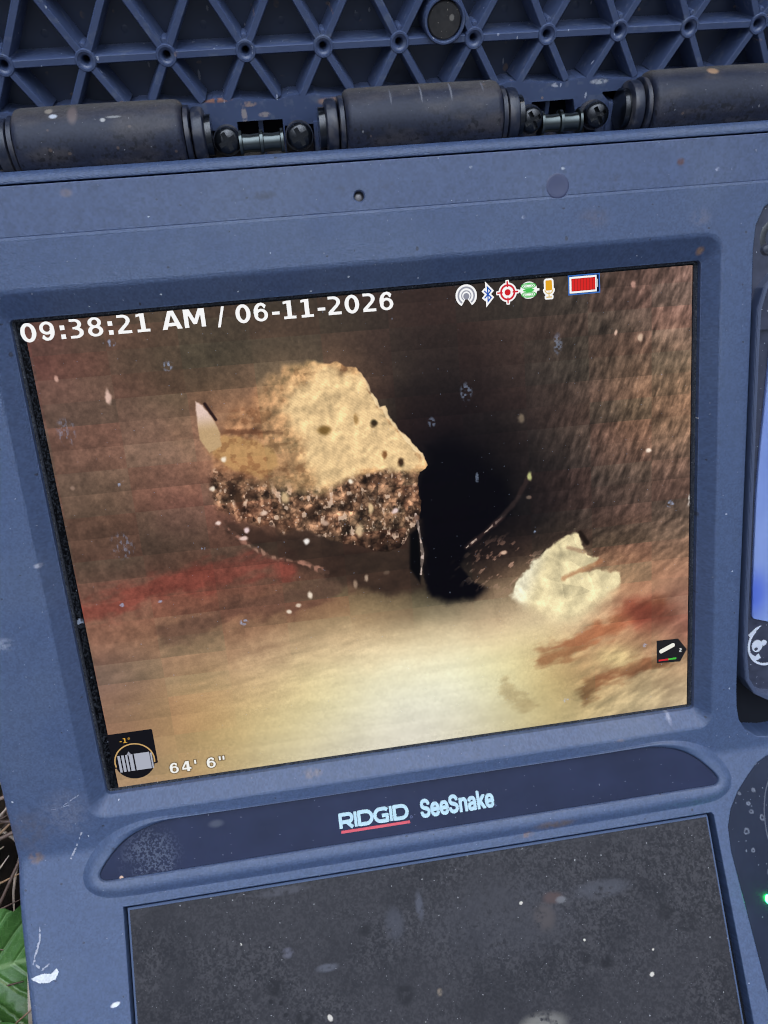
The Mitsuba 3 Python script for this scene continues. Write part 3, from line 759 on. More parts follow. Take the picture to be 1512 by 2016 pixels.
    for (ax, ay), (bx_, by_) in zip(RUB, RUB[1:]):
        line = ay + (by_ - ay) * (u - ax) / (bx_ - ax)
        below = dr.select((u >= ax) & (u < bx_), line - v, below)
    rub = smoothstep(-1.6, dr.lerp(mi.Float(7.0), mi.Float(2.0), smoothstep(-40, -15, u)), below + 3.0 * (fbm(u / 2.5, v / 2.5, 45.0) - 0.5))
    qx, qy = u / 2.0 + 0.6 * noise(u / 1.5, v / 1.5, 3.0), v / 2.0
    f1, f2, cr = voronoi(qx, qy)
    s1, s2, sr = voronoi(u / 1.15 + 7, v / 1.15)
    mot = fbm(u / 2.9 + 2.0 * w1, v / 3.3, 48.0, 3) * 0.85 + 0.15 * smoothstep(0.0, 0.6, f2 - f1)
    stone = mix((0.34, 0.24, 0.18), (0.63, 0.48, 0.37), smoothstep(0.30, 0.70, mot)) * (0.8 + 0.3 * cr)
    stone = stone * (1 + 1.35 * relief(3.2, 50.0)) * (1 - 0.6 * (1 - smoothstep(-3, 9, v)) * (0.5 + 0.5 * noise(u / 3, v / 3, 5.0)))
    stone = mix(stone, (0.92, 0.80, 0.70), smoothstep(0.64, 0.76, fbm(u / 2.2, v / 3.2, 49.0)) * 0.7)
    stone = mix(stone, (0.95, 0.85, 0.76), smoothstep(0.90, 0.95, sr) * (1 - smoothstep(0.14, 0.36, s1)) * 0.6)
    stone = mix(stone, (0.12, 0.08, 0.06), smoothstep(0.6, 0.75, fbm(u / 2.1, v / 2.1, 47.0)) * 0.6)
    warm = mix(warm, stone, rub)
    c = mix(c, warm, rock)
    hot = smoothstep(-0.3, 0.3, 0.55 - dr.abs(inside(u, v, ROCK) - 0.5) + 0.4 * edge) * smoothstep(-9, -2, u) * smoothstep(26, 32, v)
    c = mix(c, (0.98, 0.88, 0.70), hot * 0.7)
    c = mix(c, (0.012, 0.01, 0.012), smoothstep(-0.6, 1.0, inside(u, v, GAP)))
    # threads and glinting edges
    br = smoothstep(0.3, 0.62, noise(u / 1.3, v / 1.3, 51.0))
    c = mix(c, (0.78, 0.70, 0.66), (1 - smoothstep(0.25, 0.7, lined(u, v, WIRE) + 0.3 * edge)) * (0.45 + 0.55 * br))
    arc = lined(u, v, ARC) + 0.3 * edge
    c = mix(c, (0.24, 0.18, 0.17), (1 - smoothstep(0.4, 1.6, arc)) * 0.6)
    c = mix(c, (0.78, 0.70, 0.64), (1 - smoothstep(0.2, 0.65, arc)) * br * smoothstep(48, 36, u))
    c = mix(c, (0.74, 0.55, 0.47), (1 - smoothstep(0.2, 1.5, lined(u, v, RIM) + 0.7 * edge)) * (0.15 + 0.5 * br))
    # two pale fragments
    sh = smoothstep(-0.3, 0.5, inside(u, v, SHARD) + 0.3 * edge)
    c = mix(c, (0.09, 0.04, 0.05), (1 - smoothstep(0.2, 0.9, segd(u, v, (-64.6, 58.6), (-61.5, 52.5)))) * 0.85)
    c = mix(c, mix((0.74, 0.62, 0.46), (0.88, 0.77, 0.72), smoothstep(48, 56, v)), sh)
    st = inside(u, v, STONE) + 1.0 * edge
    pale2 = mix((0.87, 0.81, 0.64), (0.95, 0.92, 0.80), smoothstep(62, 52, u - 0.4 * (v + 25))) * (1 + 0.35 * relief(5.0, 61.0) + 0.14 * (voronoi(u / 7.5 + 3, (v + 0.5 * u) / 7.5)[2] - 0.5) + 0.12 * (fbm((u * 0.9 + v * 0.42) / 1.6, (v * 0.9 - u * 0.42) / 6, 62.0) - 0.5))
    c = mix(c, (0.10, 0.07, 0.05), (1 - smoothstep(0.3, 1.5, segd(u, v, (77.4, -8.2), (80.3, -13.0)))) * 0.85)
    c = mix(c, pale2, smoothstep(-0.5, 0.9, st / (1 + 6.0 * (1 - smoothstep(-42, -28, v)))))
    c = mix(c, (0.66, 0.46, 0.32), (1 - smoothstep(0.2, 1.8, segd(u, v, (70, -27.0), (86, -21.5)) + 0.5 * edge)) * 0.7)
    c = mix(c, (0.60, 0.46, 0.36), (1 - smoothstep(0.2, 1.4, segd(u, v, (72, -14.0), (79, -16.5)) + 0.5 * edge)) * 0.6)
    for cu, cv, ru, rv, r, g_, b in SPOTS:
        c = mix(c, (r / 255, g_ / 255, b / 255), spot(u + 0.5 * edge, v + 0.3 * edge, cu, cv, ru, rv, 0.55) * 0.92)
    # the compression of the video: faint bands across it, and a grain
    band = (v + 0.012 * u + 100) / 8.55
    fr = band - dr.floor(band)
    dark = 1 - smoothstep(0.35, 0.7, c.y)
    c = c * (1 + dark * ((fr - 0.5) * 0.10 * (0.4 + cell_rand(dr.floor(band), 5.0, dr.floor((u + 130) / 51))) + (cell_rand(dr.floor(band), 3.0, dr.floor((u + 130) / 34)) - 0.5) * 0.12))
    tint = (cell_rand(dr.floor(band), 9.0, dr.floor((u + 147) / 25.5)) - 0.5) * dark
    c = c * mi.Color3f(1 + 0.10 * tint, 1 - 0.02 * tint, 1 - 0.02 * tint)
    c = c * (1.0 + (noise(u * 2.6, v * 2.6, 71.0) - 0.5) * 0.07)
    c = c * (1 + 0.022 * dr.sin((u * 0.8 + v) * 5.2) * pale * rock)
    c = c * (1 + 0.05 * pale_floor)
    c = dr.clip(c, 0.0, 0.96)
    out = dr.select(c < 0.04045, c / 12.92, dr.power((c + 0.055) / 1.055, 2.4))
    shade = 1 - 0.75 * dust(u, v)
    in_view = (u > -122.5 + 0.004 * (92 - v)) & (u < 124.3) & (v < 92.6) & (v > -93.2)
    return dr.select(in_view, out * GAIN * shade, mi.Color3f(0.0))


def dust(u, v):
    d = mi.Float(0)
    for cu, cv, ru, rv in DUST:
        big = ru > 3
        e = 0.5 * (fbm(u / 1.2, v / 1.2, 81.0) - 0.5)
        k = (0.45 if rv > 2 and not big else 1.0) * spot(u + 2 * e, v + 2 * e, cu, cv, ru * 0.8, rv * 0.8, 0.35) * (smoothstep(0.5, 0.8, fbm(u * 1.3, v * 0.7, 83.0)) * 0.3 if big else 0.6 * smoothstep(0.25, 0.7, noise(u * 1.3, v * 1.3)))
        d = dr.maximum(d, k)
    d = dr.maximum(d, specks(u, v, 5.0, 0.25, 0.035, 10.0) * 0.35)
    edge = dr.minimum(dr.minimum(u + 124, 126 - u), dr.minimum(94 - v, v + 94))
    return dr.maximum(d, (1 - smoothstep(0.4, 2.6, edge)) * smoothstep(0.42, 0.75, fbm(u * 2.2, v * 2.2, 85.0)) * 0.07)


def screen_col(p, n, uv):
    u, v, z = dev(p)
    return mix((0.0015, 0.0015, 0.002), (0.36, 0.40, 0.48), dust(u, v))


scene["screen_glass"] = principled(screen_col, 0.25, 0.04)
glass = tri(box(-126.5, -94.5, 126.5, 94.5), -3.0)
disp_uv = lambda m: m.vertices[:, :2] / 260 + 0.5
put(DISPLAY, glass, "screen_glass", smooth=False, uv=disp_uv(glass), emitter={"type": "area", "radiance": proc(pipe_view)})
labels[DISPLAY] = {"label": "lit screen with a dim brown view along a dirty pipe"}
gk = box(-126.6, -94.6, 126.6, 94.6).difference(box(-124.9, -93.2, 124.4, 93.1))
put(f"{DISPLAY}__gasket", pillow(gk, -3.2, -2.2, 0.3, 2), "gasket_rubber")
labels[f"{DISPLAY}__gasket"] = {"label": "dusty dark rubber gasket round the screen"}


# lettering of the display: heavy strokes, cap height 1
def ring(cx, cy, rx, ry, tx, ty):
    return affinity.scale(Point(cx, cy).buffer(1, 24), rx, ry).difference(affinity.scale(Point(cx, cy).buffer(1, 24), rx - tx, ry - ty))


def glyph(ch):
    S = 0.25
    if ch == "0":
        return ring(.44, .5, .40, .515, .225, .175), .955
    if ch in "69":
        body_ = ring(.44, .66, .37, .345, .19, .145)
        big = ring(.42, .5, .40, .515, .215, .16)
        tail = big.intersection(box(.42, .0, 1, .66)).union(big.intersection(box(.1, -.1, .43, .3)).difference(Polygon([(0, .3), (.2, .3), (.13, .12), (0, .12)])))
        g9 = unary_union([body_, tail])
        return (g9 if ch == "9" else affinity.rotate(g9, 180, origin=(.44, .5))), .955
    if ch == "8":
        return unary_union([ring(.44, .735, .345, .28, .19, .13), ring(.44, .28, .39, .30, .205, .14)]), .955
    if ch == "3":
        a = ring(.36, .735, .36, .28, .20, .14).intersection(box(.36, 0, 1, 1.2))
        b = ring(.37, .28, .41, .30, .215, .145).intersection(box(.37, -.1, 1, 1))
        return unary_union([a, b, box(.12, .875, .38, 1.015), box(.08, -.02, .39, .125), box(.24, .47, .46, .59)]), .955
    if ch == "2":
        a = ring(.38, .70, .385, .315, .21, .15).intersection(box(.38, .6, 1, 1.2)).union(box(.1, .865, .39, 1.015))
        d = Polygon([(.765, .70), (.555, .70), (.52, .58), (.08, .17), (.08, 0), (.30, .13), (.64, .46), (.74, .6)])
        return unary_union([a, d, box(.08, 0, .80, .16)]), .955
    if ch == "1":
        return unary_union([box(.33, 0, .575, 1), box(.13, 0, .80, .15), Polygon([(.14, .82), (.14, .96), (.36, 1.0), (.36, .86)])]), .955
    if ch == "4":
        return Polygon([(.40, 1), (.70, 1), (.70, .37), (.84, .37), (.84, .20), (.70, .20), (.70, 0), (.46, 0), (.46, .20), (.05, .20), (.05, .39)]).difference(Polygon([(.46, .80), (.46, .37), (.20, .37)])), .955
    if ch == "A":
        return Polygon([(0, 0), (.38, 1), (.68, 1), (1.06, 0), (.80, 0), (.74, .17), (.32, .17), (.26, 0)]).difference(Polygon([(.38, .35), (.68, .35), (.53, .79)])), 1.06
    if ch == "M":
        return Polygon([(.12, 0), (.12, 1), (.44, 1), (.68, .45), (.92, 1), (1.24, 1), (1.24, 0), (1.01, 0), (1.01, .70), (.77, .17), (.59, .17), (.35, .70), (.35, 0)]), 1.37
    if ch == "/":
        return Polygon([(0, -.12), (.15, -.12), (.46, 1.0), (.31, 1.0)]), .5
    if ch == "-":
        return box(.08, .29, .49, .46), .57
    if ch == ":":
        return unary_union([box(.15, .0, .39, .25), box(.15, .48, .39, .73)]), .55
    if ch == "'":
        return box(.11, .62, .27, 1.0), .42
    if ch == '"':
        return unary_union([box(.1, .62, .26, 1.0), box(.42, .62, .58, 1.0)]), .71
    if ch == "o":
        return ring(.26, .78, .2, .2, .09, .09), .5
    return None, .48


def lettering(text, x, y, size, slope=0.0, grow=0.0, space=0.0):
    out = []
    for ch in text:
        gl, adv = glyph(ch)
        if gl is not None:
            out.append(affinity.translate(affinity.scale(gl, size, size, origin=(0, 0)), x, y))
        x += (adv + space) * size
    u = unary_union(out).buffer(grow).buffer(0.12).buffer(-0.12)
    return u


def lit(rgb, gain=1.0):
    r = [c * GAIN * gain for c in lin(*rgb)]
    return {"type": "area", "radiance": {"type": "rgb", "value": r}}


scene["pixel_black"] = {"type": "diffuse", "reflectance": {"type": "rgb", "value": 0.004}}


def shown(key, layers, h=-2.9, label=None):
    """A flat sign on the display: layers of (polygon, colour), later ones on top, cut out of those below and lit in their own colour."""
    sheets, cols = [], []
    for i, (poly, col) in enumerate(layers):
        for over, _ in layers[i + 1:]:
            poly = poly.difference(over)
        if poly.area < 1e-3:
            continue
        m = tri(poly, h)
        sheets.append(m)
        cols.append(np.tile(lin(*col), (len(m.vertices), 1)))
    m = join(*sheets)
    col = np.vstack(cols) * GAIN
    name = put(f"{DISPLAY}__{key}", m, "pixel_black", smooth=False, uv=disp_uv(m), color=col, emitter={"type": "area", "radiance": {"type": "mesh_attribute", "name": "vertex_color"}})
    if label:
        labels[name] = {"label": label}


WHT = (246, 246, 246)
clock = lettering("09:38:21 AM / 06-11-2026", 0, 0, 6.4)
clock = affinity.translate(affinity.scale(clock, 132.6 / clock.bounds[2], 1.0, origin=(0, 0)), -124.3, 86.1)
shown("clock_text", [(clock, WHT)], label="white clock and date along the top of the screen")
d6 = lettering("64' 6\"", -100.5, -90.4, 4.7, space=.10)
shown("distance_text", [(d6.buffer(0.4), (120, 100, 70)), (d6, (240, 240, 236))], label="white distance reading at the bottom left of the screen")


def disc(x, y, r):
    return Point(x, y).buffer(r, 24)


# access point sign: rings in a white keyhole outline
cx, cy = 35.8, 88.7
wedge = Polygon([(cx, cy - .6), (cx - 3.6, cy - 6), (cx + 3.6, cy - 6)])
shown("wireless_icon", [(disc(cx, cy, 4.05).difference(wedge), WHT), (disc(cx, cy, 3.3).difference(disc(cx, cy, 2.65)).difference(wedge.buffer(.4)), (150, 152, 165)),
                        (disc(cx, cy, 1.95).difference(disc(cx, cy, 1.55)).difference(wedge.buffer(.4)), (150, 152, 165)), (disc(cx, cy - .2, 1.15), (140, 142, 155))], label="grey and white wireless icon")
cx, cy = 44.0, 88.5
rune = LineString([(cx - 1.3, cy + 1.35), (cx + 1.2, cy - 1.2), (cx, cy - 2.5), (cx, cy + 2.5), (cx + 1.2, cy + 1.2), (cx - 1.3, cy - 1.35)]).buffer(.24, cap_style=2, join_style=2)
shown("bluetooth_icon", [(rune.buffer(.62, join_style=2), WHT), (rune, (36, 84, 178))], label="blue rune icon on white")
cx, cy = 51.6, 88.6
cross = unary_union([box(cx - .28, cy - 4.0, cx + .28, cy + 4.0), box(cx - 4.0, cy - .28, cx + 4.0, cy + .28)]).difference(disc(cx, cy, 1.9))
shown("target_icon", [(unary_union([disc(cx, cy, 3.5), cross.buffer(.45)]), WHT), (unary_union([disc(cx, cy, 2.9).difference(disc(cx, cy, 2.2)), cross]), (206, 40, 54)), (disc(cx, cy, 1.15), (206, 30, 40))], label="red target icon on white")
cx, cy = 59.7, 88.7
loops = []
for s in (1, -1):
    for rx, ry in ((2.9, 1.15), (2.1, .8), (1.3, .5)):
        e = affinity.scale(Point(cx, cy + s * 1.55).buffer(1, 16), rx, ry)
        loops.append(e.difference(affinity.scale(e, .84, .72)))
shown("locator_icon", [(unary_union([affinity.scale(Point(cx, cy).buffer(1, 24), 3.3, 3.1), box(cx - 4.1, cy - .45, cx + 4.1, cy + .45)]), WHT), (unary_union(loops + [affinity.scale(Point(cx, cy).buffer(1, 16), 2.2, .55)]), (72, 190, 84))], label="green looped locator icon on white")
cx, cy = 67.5, 88.8
cap = box(cx - .8, cy - .4, cx + .8, cy + 2.4).buffer(.45)
stand = unary_union([box(cx - .2, cy - 3.2, cx + .2, cy - 1.2), box(cx - 1.1, cy - 3.5, cx + 1.1, cy - 3.0), ring(cx, cy - .3, 1.75, 1.9, .4, .4).intersection(box(cx - 3, cy - 3, cx + 3, cy - .6))])
shown("microphone_icon", [(unary_union([cap.buffer(.65), stand.buffer(.6)]), WHT), (stand, (220, 190, 120)), (cap, (226, 164, 34))], label="yellow microphone icon on white")
x0, y0 = 75.0, 85.5
cell = box(x0 + 1.3, y0 + 1.3, x0 + 10.6, y0 + 5.9)
shown("battery_icon", [(box(x0, y0, x0 + 12.5, y0 + 7.2), (58, 108, 190)), (box(x0 + .45, y0 + .45, x0 + 12.05, y0 + 6.75), (12, 22, 52)), (box(x0 + .7, y0 + .8, x0 + 11.0, y0 + 6.4).buffer(.2), WHT),
                       (box(x0 + 11.0, y0 + 2.2, x0 + 11.7, y0 + 5.1), (190, 190, 190)), (cell, (160, 36, 34)), (unary_union([box(x0 + 1.45 + i * 1.17, y0 + 1.45, x0 + 2.35 + i * 1.17, y0 + 5.75) for i in range(8)]), (214, 38, 36))], label="red battery icon in a blue frame")
# roll gauge at the lower left
tab = box(-121.6, -84, -105.0, -69.6).buffer(.6).union(disc(-113.4, -82.3, 8.0))
gauge = [(tab, (14, 13, 20)), (ring(-113.4, -82.3, 8.1, 8.1, .55, .55).intersection(box(-125, -84, -100, -60)), (196, 160, 104)), (lettering("-1o", -118.0, -73.6, 2.2), (208, 158, 60))]
for a, b in ((-119.9, -118.9), (-118.4, -117.3), (-116.8, -115.9), (-115.4, -113.9), (-113.3, -107.2), (-106.9, -106.3)):
    gauge.append((box(a, -86.6, b, -79.0 - (0.5 if a > -107 else 0)), (168, 172, 186)))
gauge.append((Polygon([(-116.2, -79.2), (-114.3, -79.2), (-115.2, -77.6)]), (150, 152, 166)))
shown("roll_gauge", gauge, label="round black roll gauge reading at the lower left corner")
bx0 = 110.2
hexa = Polygon([(110.2, -60.7), (120.0, -61.1), (123.9, -66.6), (121.0, -72.0), (110.4, -71.3)])
shown("camera_badge", [(hexa, (30, 30, 34)), (LineString([(112.4, -66.0), (117.6, -63.8)]).buffer(.95), (236, 236, 226)), (box(111.2, -70.6, 115.6, -69.8), (206, 44, 52)), (box(115.6, -70.6, 119.2, -69.8), (70, 190, 66)),
                       (affinity.translate(affinity.scale(glyph("2")[0], 1.7, 1.7, origin=(0, 0)), 120.3, -67.4), WHT)], label="dark camera badge at the right edge of the screen")

# ------------------------------------------------------------------ logo plate and its lettering
LOGO = f"{MON}__logo_plate"


def as_q(m):
    # the slabs are built with q downwards, which mirrors them: turn the faces round
    m.invert()
    return m


put(LOGO, as_q(slab(Polygon(plt).buffer(-0.12), -2.5, -0.35)), "plate_film", plate, smooth=30)
labels[LOGO] = {"label": "dark plate under the screen with pale raised lettering"}
scene["letter_paint"] = principled((0.42, 0.58, 0.63), 0.45, 0.5)
scene["red_paint"] = principled((0.56, 0.075, 0.10), 0.45, 0.5)


def strokes(lines, w):
    return unary_union([LineString(l).buffer(w, cap_style=2, join_style=1) for l in lines])


def arcpts(cx, cy, rx, ry, a0, a1, n=12):
    return [(cx + rx * math.cos(math.radians(a0 + (a1 - a0) * i / n)), cy + ry * math.sin(math.radians(a0 + (a1 - a0) * i / n))) for i in range(n + 1)]


def wide(ch):
    if ch == "R":
        return strokes([[(.09, -.0), (.09, .91), (.68, .91)] + arcpts(.68, .66, .25, .25, 90, -90) + [(.09, .41)], [(.52, .41), (.94, 0)]], .122), 1.06
    if ch == "I":
        return box(.02, 0, .23, 1), .29
    if ch == "D":
        return strokes([[(.10, .0), (.10, .905), (.62, .905)] + arcpts(.62, .5, .405, .405, 90, -90) + [(.10, .095)]], .122), 1.16
    if ch == "G":
        return strokes([[(1.02, .80)] + [(.86, .905), (.55, .905)] + arcpts(.50, .5, .405, .405, 90, 270) + [(.98, .095), (.98, .46), (.60, .46)]], .122), 1.14


x, word = 0.0, []
for ch in "RIDGID":
    gl, adv = wide(ch)
    word.append(affinity.translate(gl, x, 0))
    x += adv
word = unary_union(word)
sc = 29.3 / (word.bounds[2] - word.bounds[0])
word = affinity.affine_transform(word, [sc, 0, 0, 6.0, -33.6, 0])
word = affinity.affine_transform(word, [1, 0, 0, -1, 0, 8.85])         # q runs down the plate


def on_plate(poly, h, r=0.25):
    m = pillow(poly, -0.35, h, r, 2)
    return m


put(f"{LOGO}__lettering", as_q(on_plate(word, 0.35)), "letter_paint", plate)
put(f"{LOGO}__underline", as_q(on_plate(box(-33.3, 9.75, -4.4, 10.85), 0.05, .1)), "red_paint", plate)
tm = meshkit.text_mesh("SeeSnake", 6.0, 1.0, bold=True)
outline_ = tm.section(plane_origin=[0, 0, 0.5], plane_normal=[0, 0, 1])
loops_ = [Polygon(np.asarray(l)[:, :2]).buffer(0) for l in outline_.discrete]
loops_.sort(key=lambda q: -q.area)
name_ = Polygon()
for q in loops_:
    name_ = name_.symmetric_difference(q)
b0 = name_.bounds
name_ = affinity.translate(name_, -b0[0], 0)
name_ = affinity.scale(name_, 31.2 / (b0[2] - b0[0]), -1.12, origin=(0, 0)).buffer(0.2, join_style=1)
name_ = affinity.translate(name_, 0.6, 9.2).simplify(0.02)
put(f"{LOGO}__lettering", as_q(on_plate(name_, 0.35)), "letter_paint", plate)
scene["faint_print"] = principled((0.12, 0.14, 0.26), 0.5, 0.4)
for q_ in (ring(-3.7, 8.5, .55, .55, .18, .18), ring(32.4, 9.2, .35, .35, .15, .15)):
    put(f"{LOGO}__mark", as_q(slab(q_, -0.4, -0.27)), "faint_print", plate)

# ------------------------------------------------------------------ rubber flap, keypad, latch
FLAP = f"{MON}__flap"
fl = Polygon([(-121.6, -138.0), (123.9, -138.0), (124.2, -139.0), (118.2, W_END + 14), (-121.2, W_END + 14), (-121.0, -180)])
base = pillow(fl, -6.0, -0.9, 0.6, 3)
put(FLAP, base, "flap_edge_plastic", bend, smooth=40)
labels[FLAP] = {"label": "dark dusty rubbery flap with drip stains and grit, below the logo plate"}
put(f"{FLAP}__rubber_face", pillow(fl.buffer(-0.9, join_style=1), -1.2, -0.55, 0.3, 2), "flap_rubber", bend, smooth=40)
PAD = f"{MON}__keypad"
put(PAD, pillow(pad_hole.buffer(-0.25), -3.0, -0.25, 0.3, 2), "pad_film", bend, smooth=40)
labels[PAD] = {"label": "dark navy keypad corner with dried water rings"}
led = trimesh.creation.icosphere(3, 1.0)
led.vertices = led.vertices * [1.3, 1.8, 1.5] + [142.3, -174.6, 0.3]
put(f"{PAD}__indicator_light", led, "pixel_black", bend, smooth=True, emitter={"type": "area", "radiance": {"type": "rgb", "value": [0.12, 6.5, 0.9]}})
labels[f"{PAD}__indicator_light"] = {"label": "small green indicator light at the right edge"}
keyring = ring(167, -150, 19, 30, 0.5, 0.5)
scene["grey_print"] = principled((0.07, 0.08, 0.11), 0.5, 0.4)
put(f"{PAD}__key_outline", slab(keyring, -0.3, -0.17), "grey_print", bend)

LATCH = f"{MON}__latch"
plate_b = slot.buffer(-1.1).intersection(box(100, 66, 260, 140))
lb = pillow(plate_b, -16, -2.6, 0.8, 3)
scene["latch_black"] = principled(lambda p, n, uv: mix(mix((0.02, 0.024, 0.042), (0.05, 0.055, 0.085), fbm(dev(p)[0] / 3, dev(p)[1] / 3, 1.0)), (0.5, 0.52, 0.58), specks(dev(p)[0], dev(p)[1], 3.0, 0.3, 0.07) * 0.8), 0.22, 0.5)
lower_b = slot.buffer(-1.1).intersection(box(100, -140, 260, -74))
put(LATCH, join(lb), "latch_black", bend, smooth=40)
labels[LATCH] = {"label": "glossy black latch in a rounded slot at the right of the screen"}
lowm = lathe([(0, -9.0), (4.6, -9.0), (4.6, -3.0), (5.2, -2.45), (6.6, -2.4), (7.4, -2.62)][::-1], 32)
lowm.apply_translation([154.5, 99.5, 0])
put(f"{LATCH}__hole", lowm, "black_gloss", bend)
hs = lathe([(0, 1.2), (0.7, 1.15), (1.6, .9), (2.2, .2), (2.3, -.6)][::-1], 20)
hs.apply_translation([149.8, 95.6, -2.6])
put(f"{LATCH}__screw", hs, "ring_plastic", bend)
# clear cover over a blue label
cov = smooth_poly([(143.6, 60), (143.9, 74), (146.2, 82.0), (150.5, 87.0), (157, 90.2), (168, 91.5), (180, 90), (187, 84), (190, 74), (190.6, 60), (190.6, -62), (189.5, -76), (185, -86), (176, -91), (164, -92), (155, -90), (148.5, -86), (144.4, -79), (143.2, -68), (142.9, -50)], 2.0)
put(f"{LATCH}__cover", join(slab(cov, -14, -5.0)), "latch_black", bend, smooth=40)
rg = resample(np.array(cov.exterior.coords)[:-1], 3)
rg = rg if Polygon(rg).exterior.is_ccw else rg[::-1]
inner = cov.buffer(-1.7)
cover_rim = join(pillow(cov.difference(cov.buffer(-1.9)), -5.2, 2.6, 0.8, 3))
scene["clear_plastic"] = principled((0.055, 0.07, 0.12), 0.1, 0.9)
put(f"{LATCH}__cover__clear_rim", cover_rim, "clear_plastic", bend, smooth=40)


def label_col(p, n, uv):
    u, w = face_uw(p)
    c = mix((0.16, 0.23, 0.5), (0.24, 0.32, 0.58), fbm(u / 7, w / 24, 3.0))
    return mix(c, (0.03, 0.08, 0.5), spot(u, w, 151.5, -43, 5.0, 9.0, 0.8) * 0.7)  # deeper blue patch paints a reflection into the sheet


scene["label_sheet"] = principled(label_col, 0.3, 0.6)
sheet = smooth_poly([(156, 72), (160, 80), (168, 82), (180, 80), (183, 70), (183.5, -46), (180, -56), (170, -58), (158, -56.5), (150.5, -54), (150.2, -40), (150.4, 0), (151.2, 18), (152.6, 38), (154, 58)], 2)
put(f"{LATCH}__cover__label_sheet", pillow(sheet, -5.2, -3.8, 0.3, 2), "label_sheet", bend, smooth=40)
scene["white_print"] = principled((0.55, 0.58, 0.64), 0.4, 0.4)
crest_ = unary_union([ring(158.5, -67.5, 9.0, 9.8, 1.0, 1.0).intersection(box(148, -79, 170, -60.8)), Polygon([(149.6, -62), (153, -59), (155.5, -58.2), (152.8, -60.8), (150.8, -64)]),
                      affinity.scale(Point(153.8, -67.6).buffer(1, 12), 2.4, 2.8).difference(disc(153.4, -69.0, .9)), Polygon([(151.2, -70.8), (153.2, -72.5), (154.6, -71.2), (155.8, -73.4), (153.6, -74.4), (151.4, -72.6)]), disc(156.9, -66.5, 1.3),
                      Polygon([(144.9, -64.5), (146.8, -62.8), (147.4, -65.5), (146.2, -67.4)]), Polygon([(144.9, -68.2), (147.4, -70.9), (147.4, -72), (145.2, -70.2)])])
put(f"{LATCH}__cover__emblem", slab(crest_, -5.2, -4.75), "white_print", bend)
labels[f"{LATCH}__cover__emblem"] = {"label": "white printed emblem at the foot of the clear cover"}
# ------------------------------------------------------------------ hinge: rubber barrels, rings, screws, spools
CV, CZ, RB = 148.9, -5.0, 11.6
for u0, u1, lab in ((-112.0, -57.6, "left dusty black hinge barrel"), (-3.6, 51.0, "middle dusty black hinge barrel with pale scratches"), (105.2, 160.0, "right dusty black hinge barrel")):
    L = u1 - u0
    prof = [(0, 0), (RB - 2.6, 0), (RB - 1.2, .3), (RB - .35, 1.1), (RB, 2.4), (RB + .12, L * .3), (RB + .12, L * .7), (RB, L - 2.4), (RB - .35, L - 1.1), (RB - 1.2, L - .3), (RB - 2.6, L), (0, L)]
    n = put(f"{MON}__hinge_barrel", along_u(lathe(prof, 64), u0, CV, CZ), "barrel_rubber", smooth=50)
    labels[n] = {"label": lab}
    for side in (-1, 1):
        e = u0 if side < 0 else u1
        thin = lathe([(0, 0), (9.2, 0), (9.7, .3), (9.7, 1.7), (9.2, 2.0), (0, 2.0)], 48)
        thick = lathe([(0, 0), (8.0, 0), (8.8, .5), (9.0, 1.2), (9.0, 3.1), (8.8, 3.8), (8.0, 4.3), (0, 4.3)], 48)
        neck = lathe([(0, 0), (6.6, 0), (6.6, 2.2), (0, 2.2)], 32)
        put(f"{n}__ring", along_u(thin, e if side > 0 else e - 2.0, CV, CZ), "ring_plastic", smooth=40)
        put(f"{n}__ring", along_u(thick, e + 2.3 if side > 0 else e - 6.6, CV, CZ), "ring_plastic", smooth=40)
        put(f"{n}__neck", along_u(neck, e + 6.4 if side > 0 else e - 8.8, CV, CZ), "black_gloss", smooth=40)


def screw(u, v, z):
    head = m3.Manifold.revolve(m3.CrossSection([[(0, 0), (4.3, 0), (4.5, .4), (4.5, 2.6), (4.2, 3.7), (3.3, 4.5), (1.8, 5.0), (0, 5.1)]]), 40)
    a = m3.Manifold.cube([6.0, 1.5, 5], True).translate([0, 0, 5.4])
    b = m3.Manifold.cube([1.5, 6.0, 5], True).translate([0, 0, 5.4])
    head = head - (a + b)
    seat = m3.Manifold.cylinder(1.6, 4.9, 4.9, 40).translate([0, 0, -1.7])
    wash = m3.Manifold.cylinder(8.0, 4.4, 4.4, 40).translate([0, 0, -9.6])
    axis = np.array([0, -0.30, 0.954])
    ex = np.array([1.0, 0, 0])
    ey = np.cross(axis, ex)
    for nm, man, mat in (("hinge_screw", head, "black_gloss"), ("seat", seat + wash, "ring_plastic")):
        m = solid(man)
        rot = np.array([[math.cos(.45), -math.sin(.45), 0], [math.sin(.45), math.cos(.45), 0], [0, 0, 1]])
        m.vertices = (m.vertices @ rot.T) @ np.array([ex, ey, axis]) + [u, v, z]
        if nm == "hinge_screw":
            key = put(f"{MON}__hinge_screw", m, mat, smooth=35)
        else:
            put(f"{key}__seat", m, mat, smooth=35)


for u, v in ((-44.2, 148.3), (-19.3, 148.3), (63.8, 148.6), (88.0, 148.8)):
    screw(u, v - 0.6, -7.6)
for u0, u1 in ((-40.2, -25.0), (67.6, 82.6)):
    L = u1 - u0
    m_ = L / 2
    r0, r1 = 3.1, 4.2
    prof = [(0, 0), (r1, 0), (r1, .9), (r0, 1.2), (r0 - .25, m_ / 2), (r0, m_ - .8), (r1, m_ - .5), (r1, m_ + .5), (r0, m_ + .8), (r0 - .25, m_ * 1.5), (r0, L - 1.2), (r1, L - .9), (r1, L), (0, L)]
    put(f"{MON}__hinge_spool", along_u(lathe(prof, 48), u0, 146.3, -7.5), "spool_metal", smooth=40)

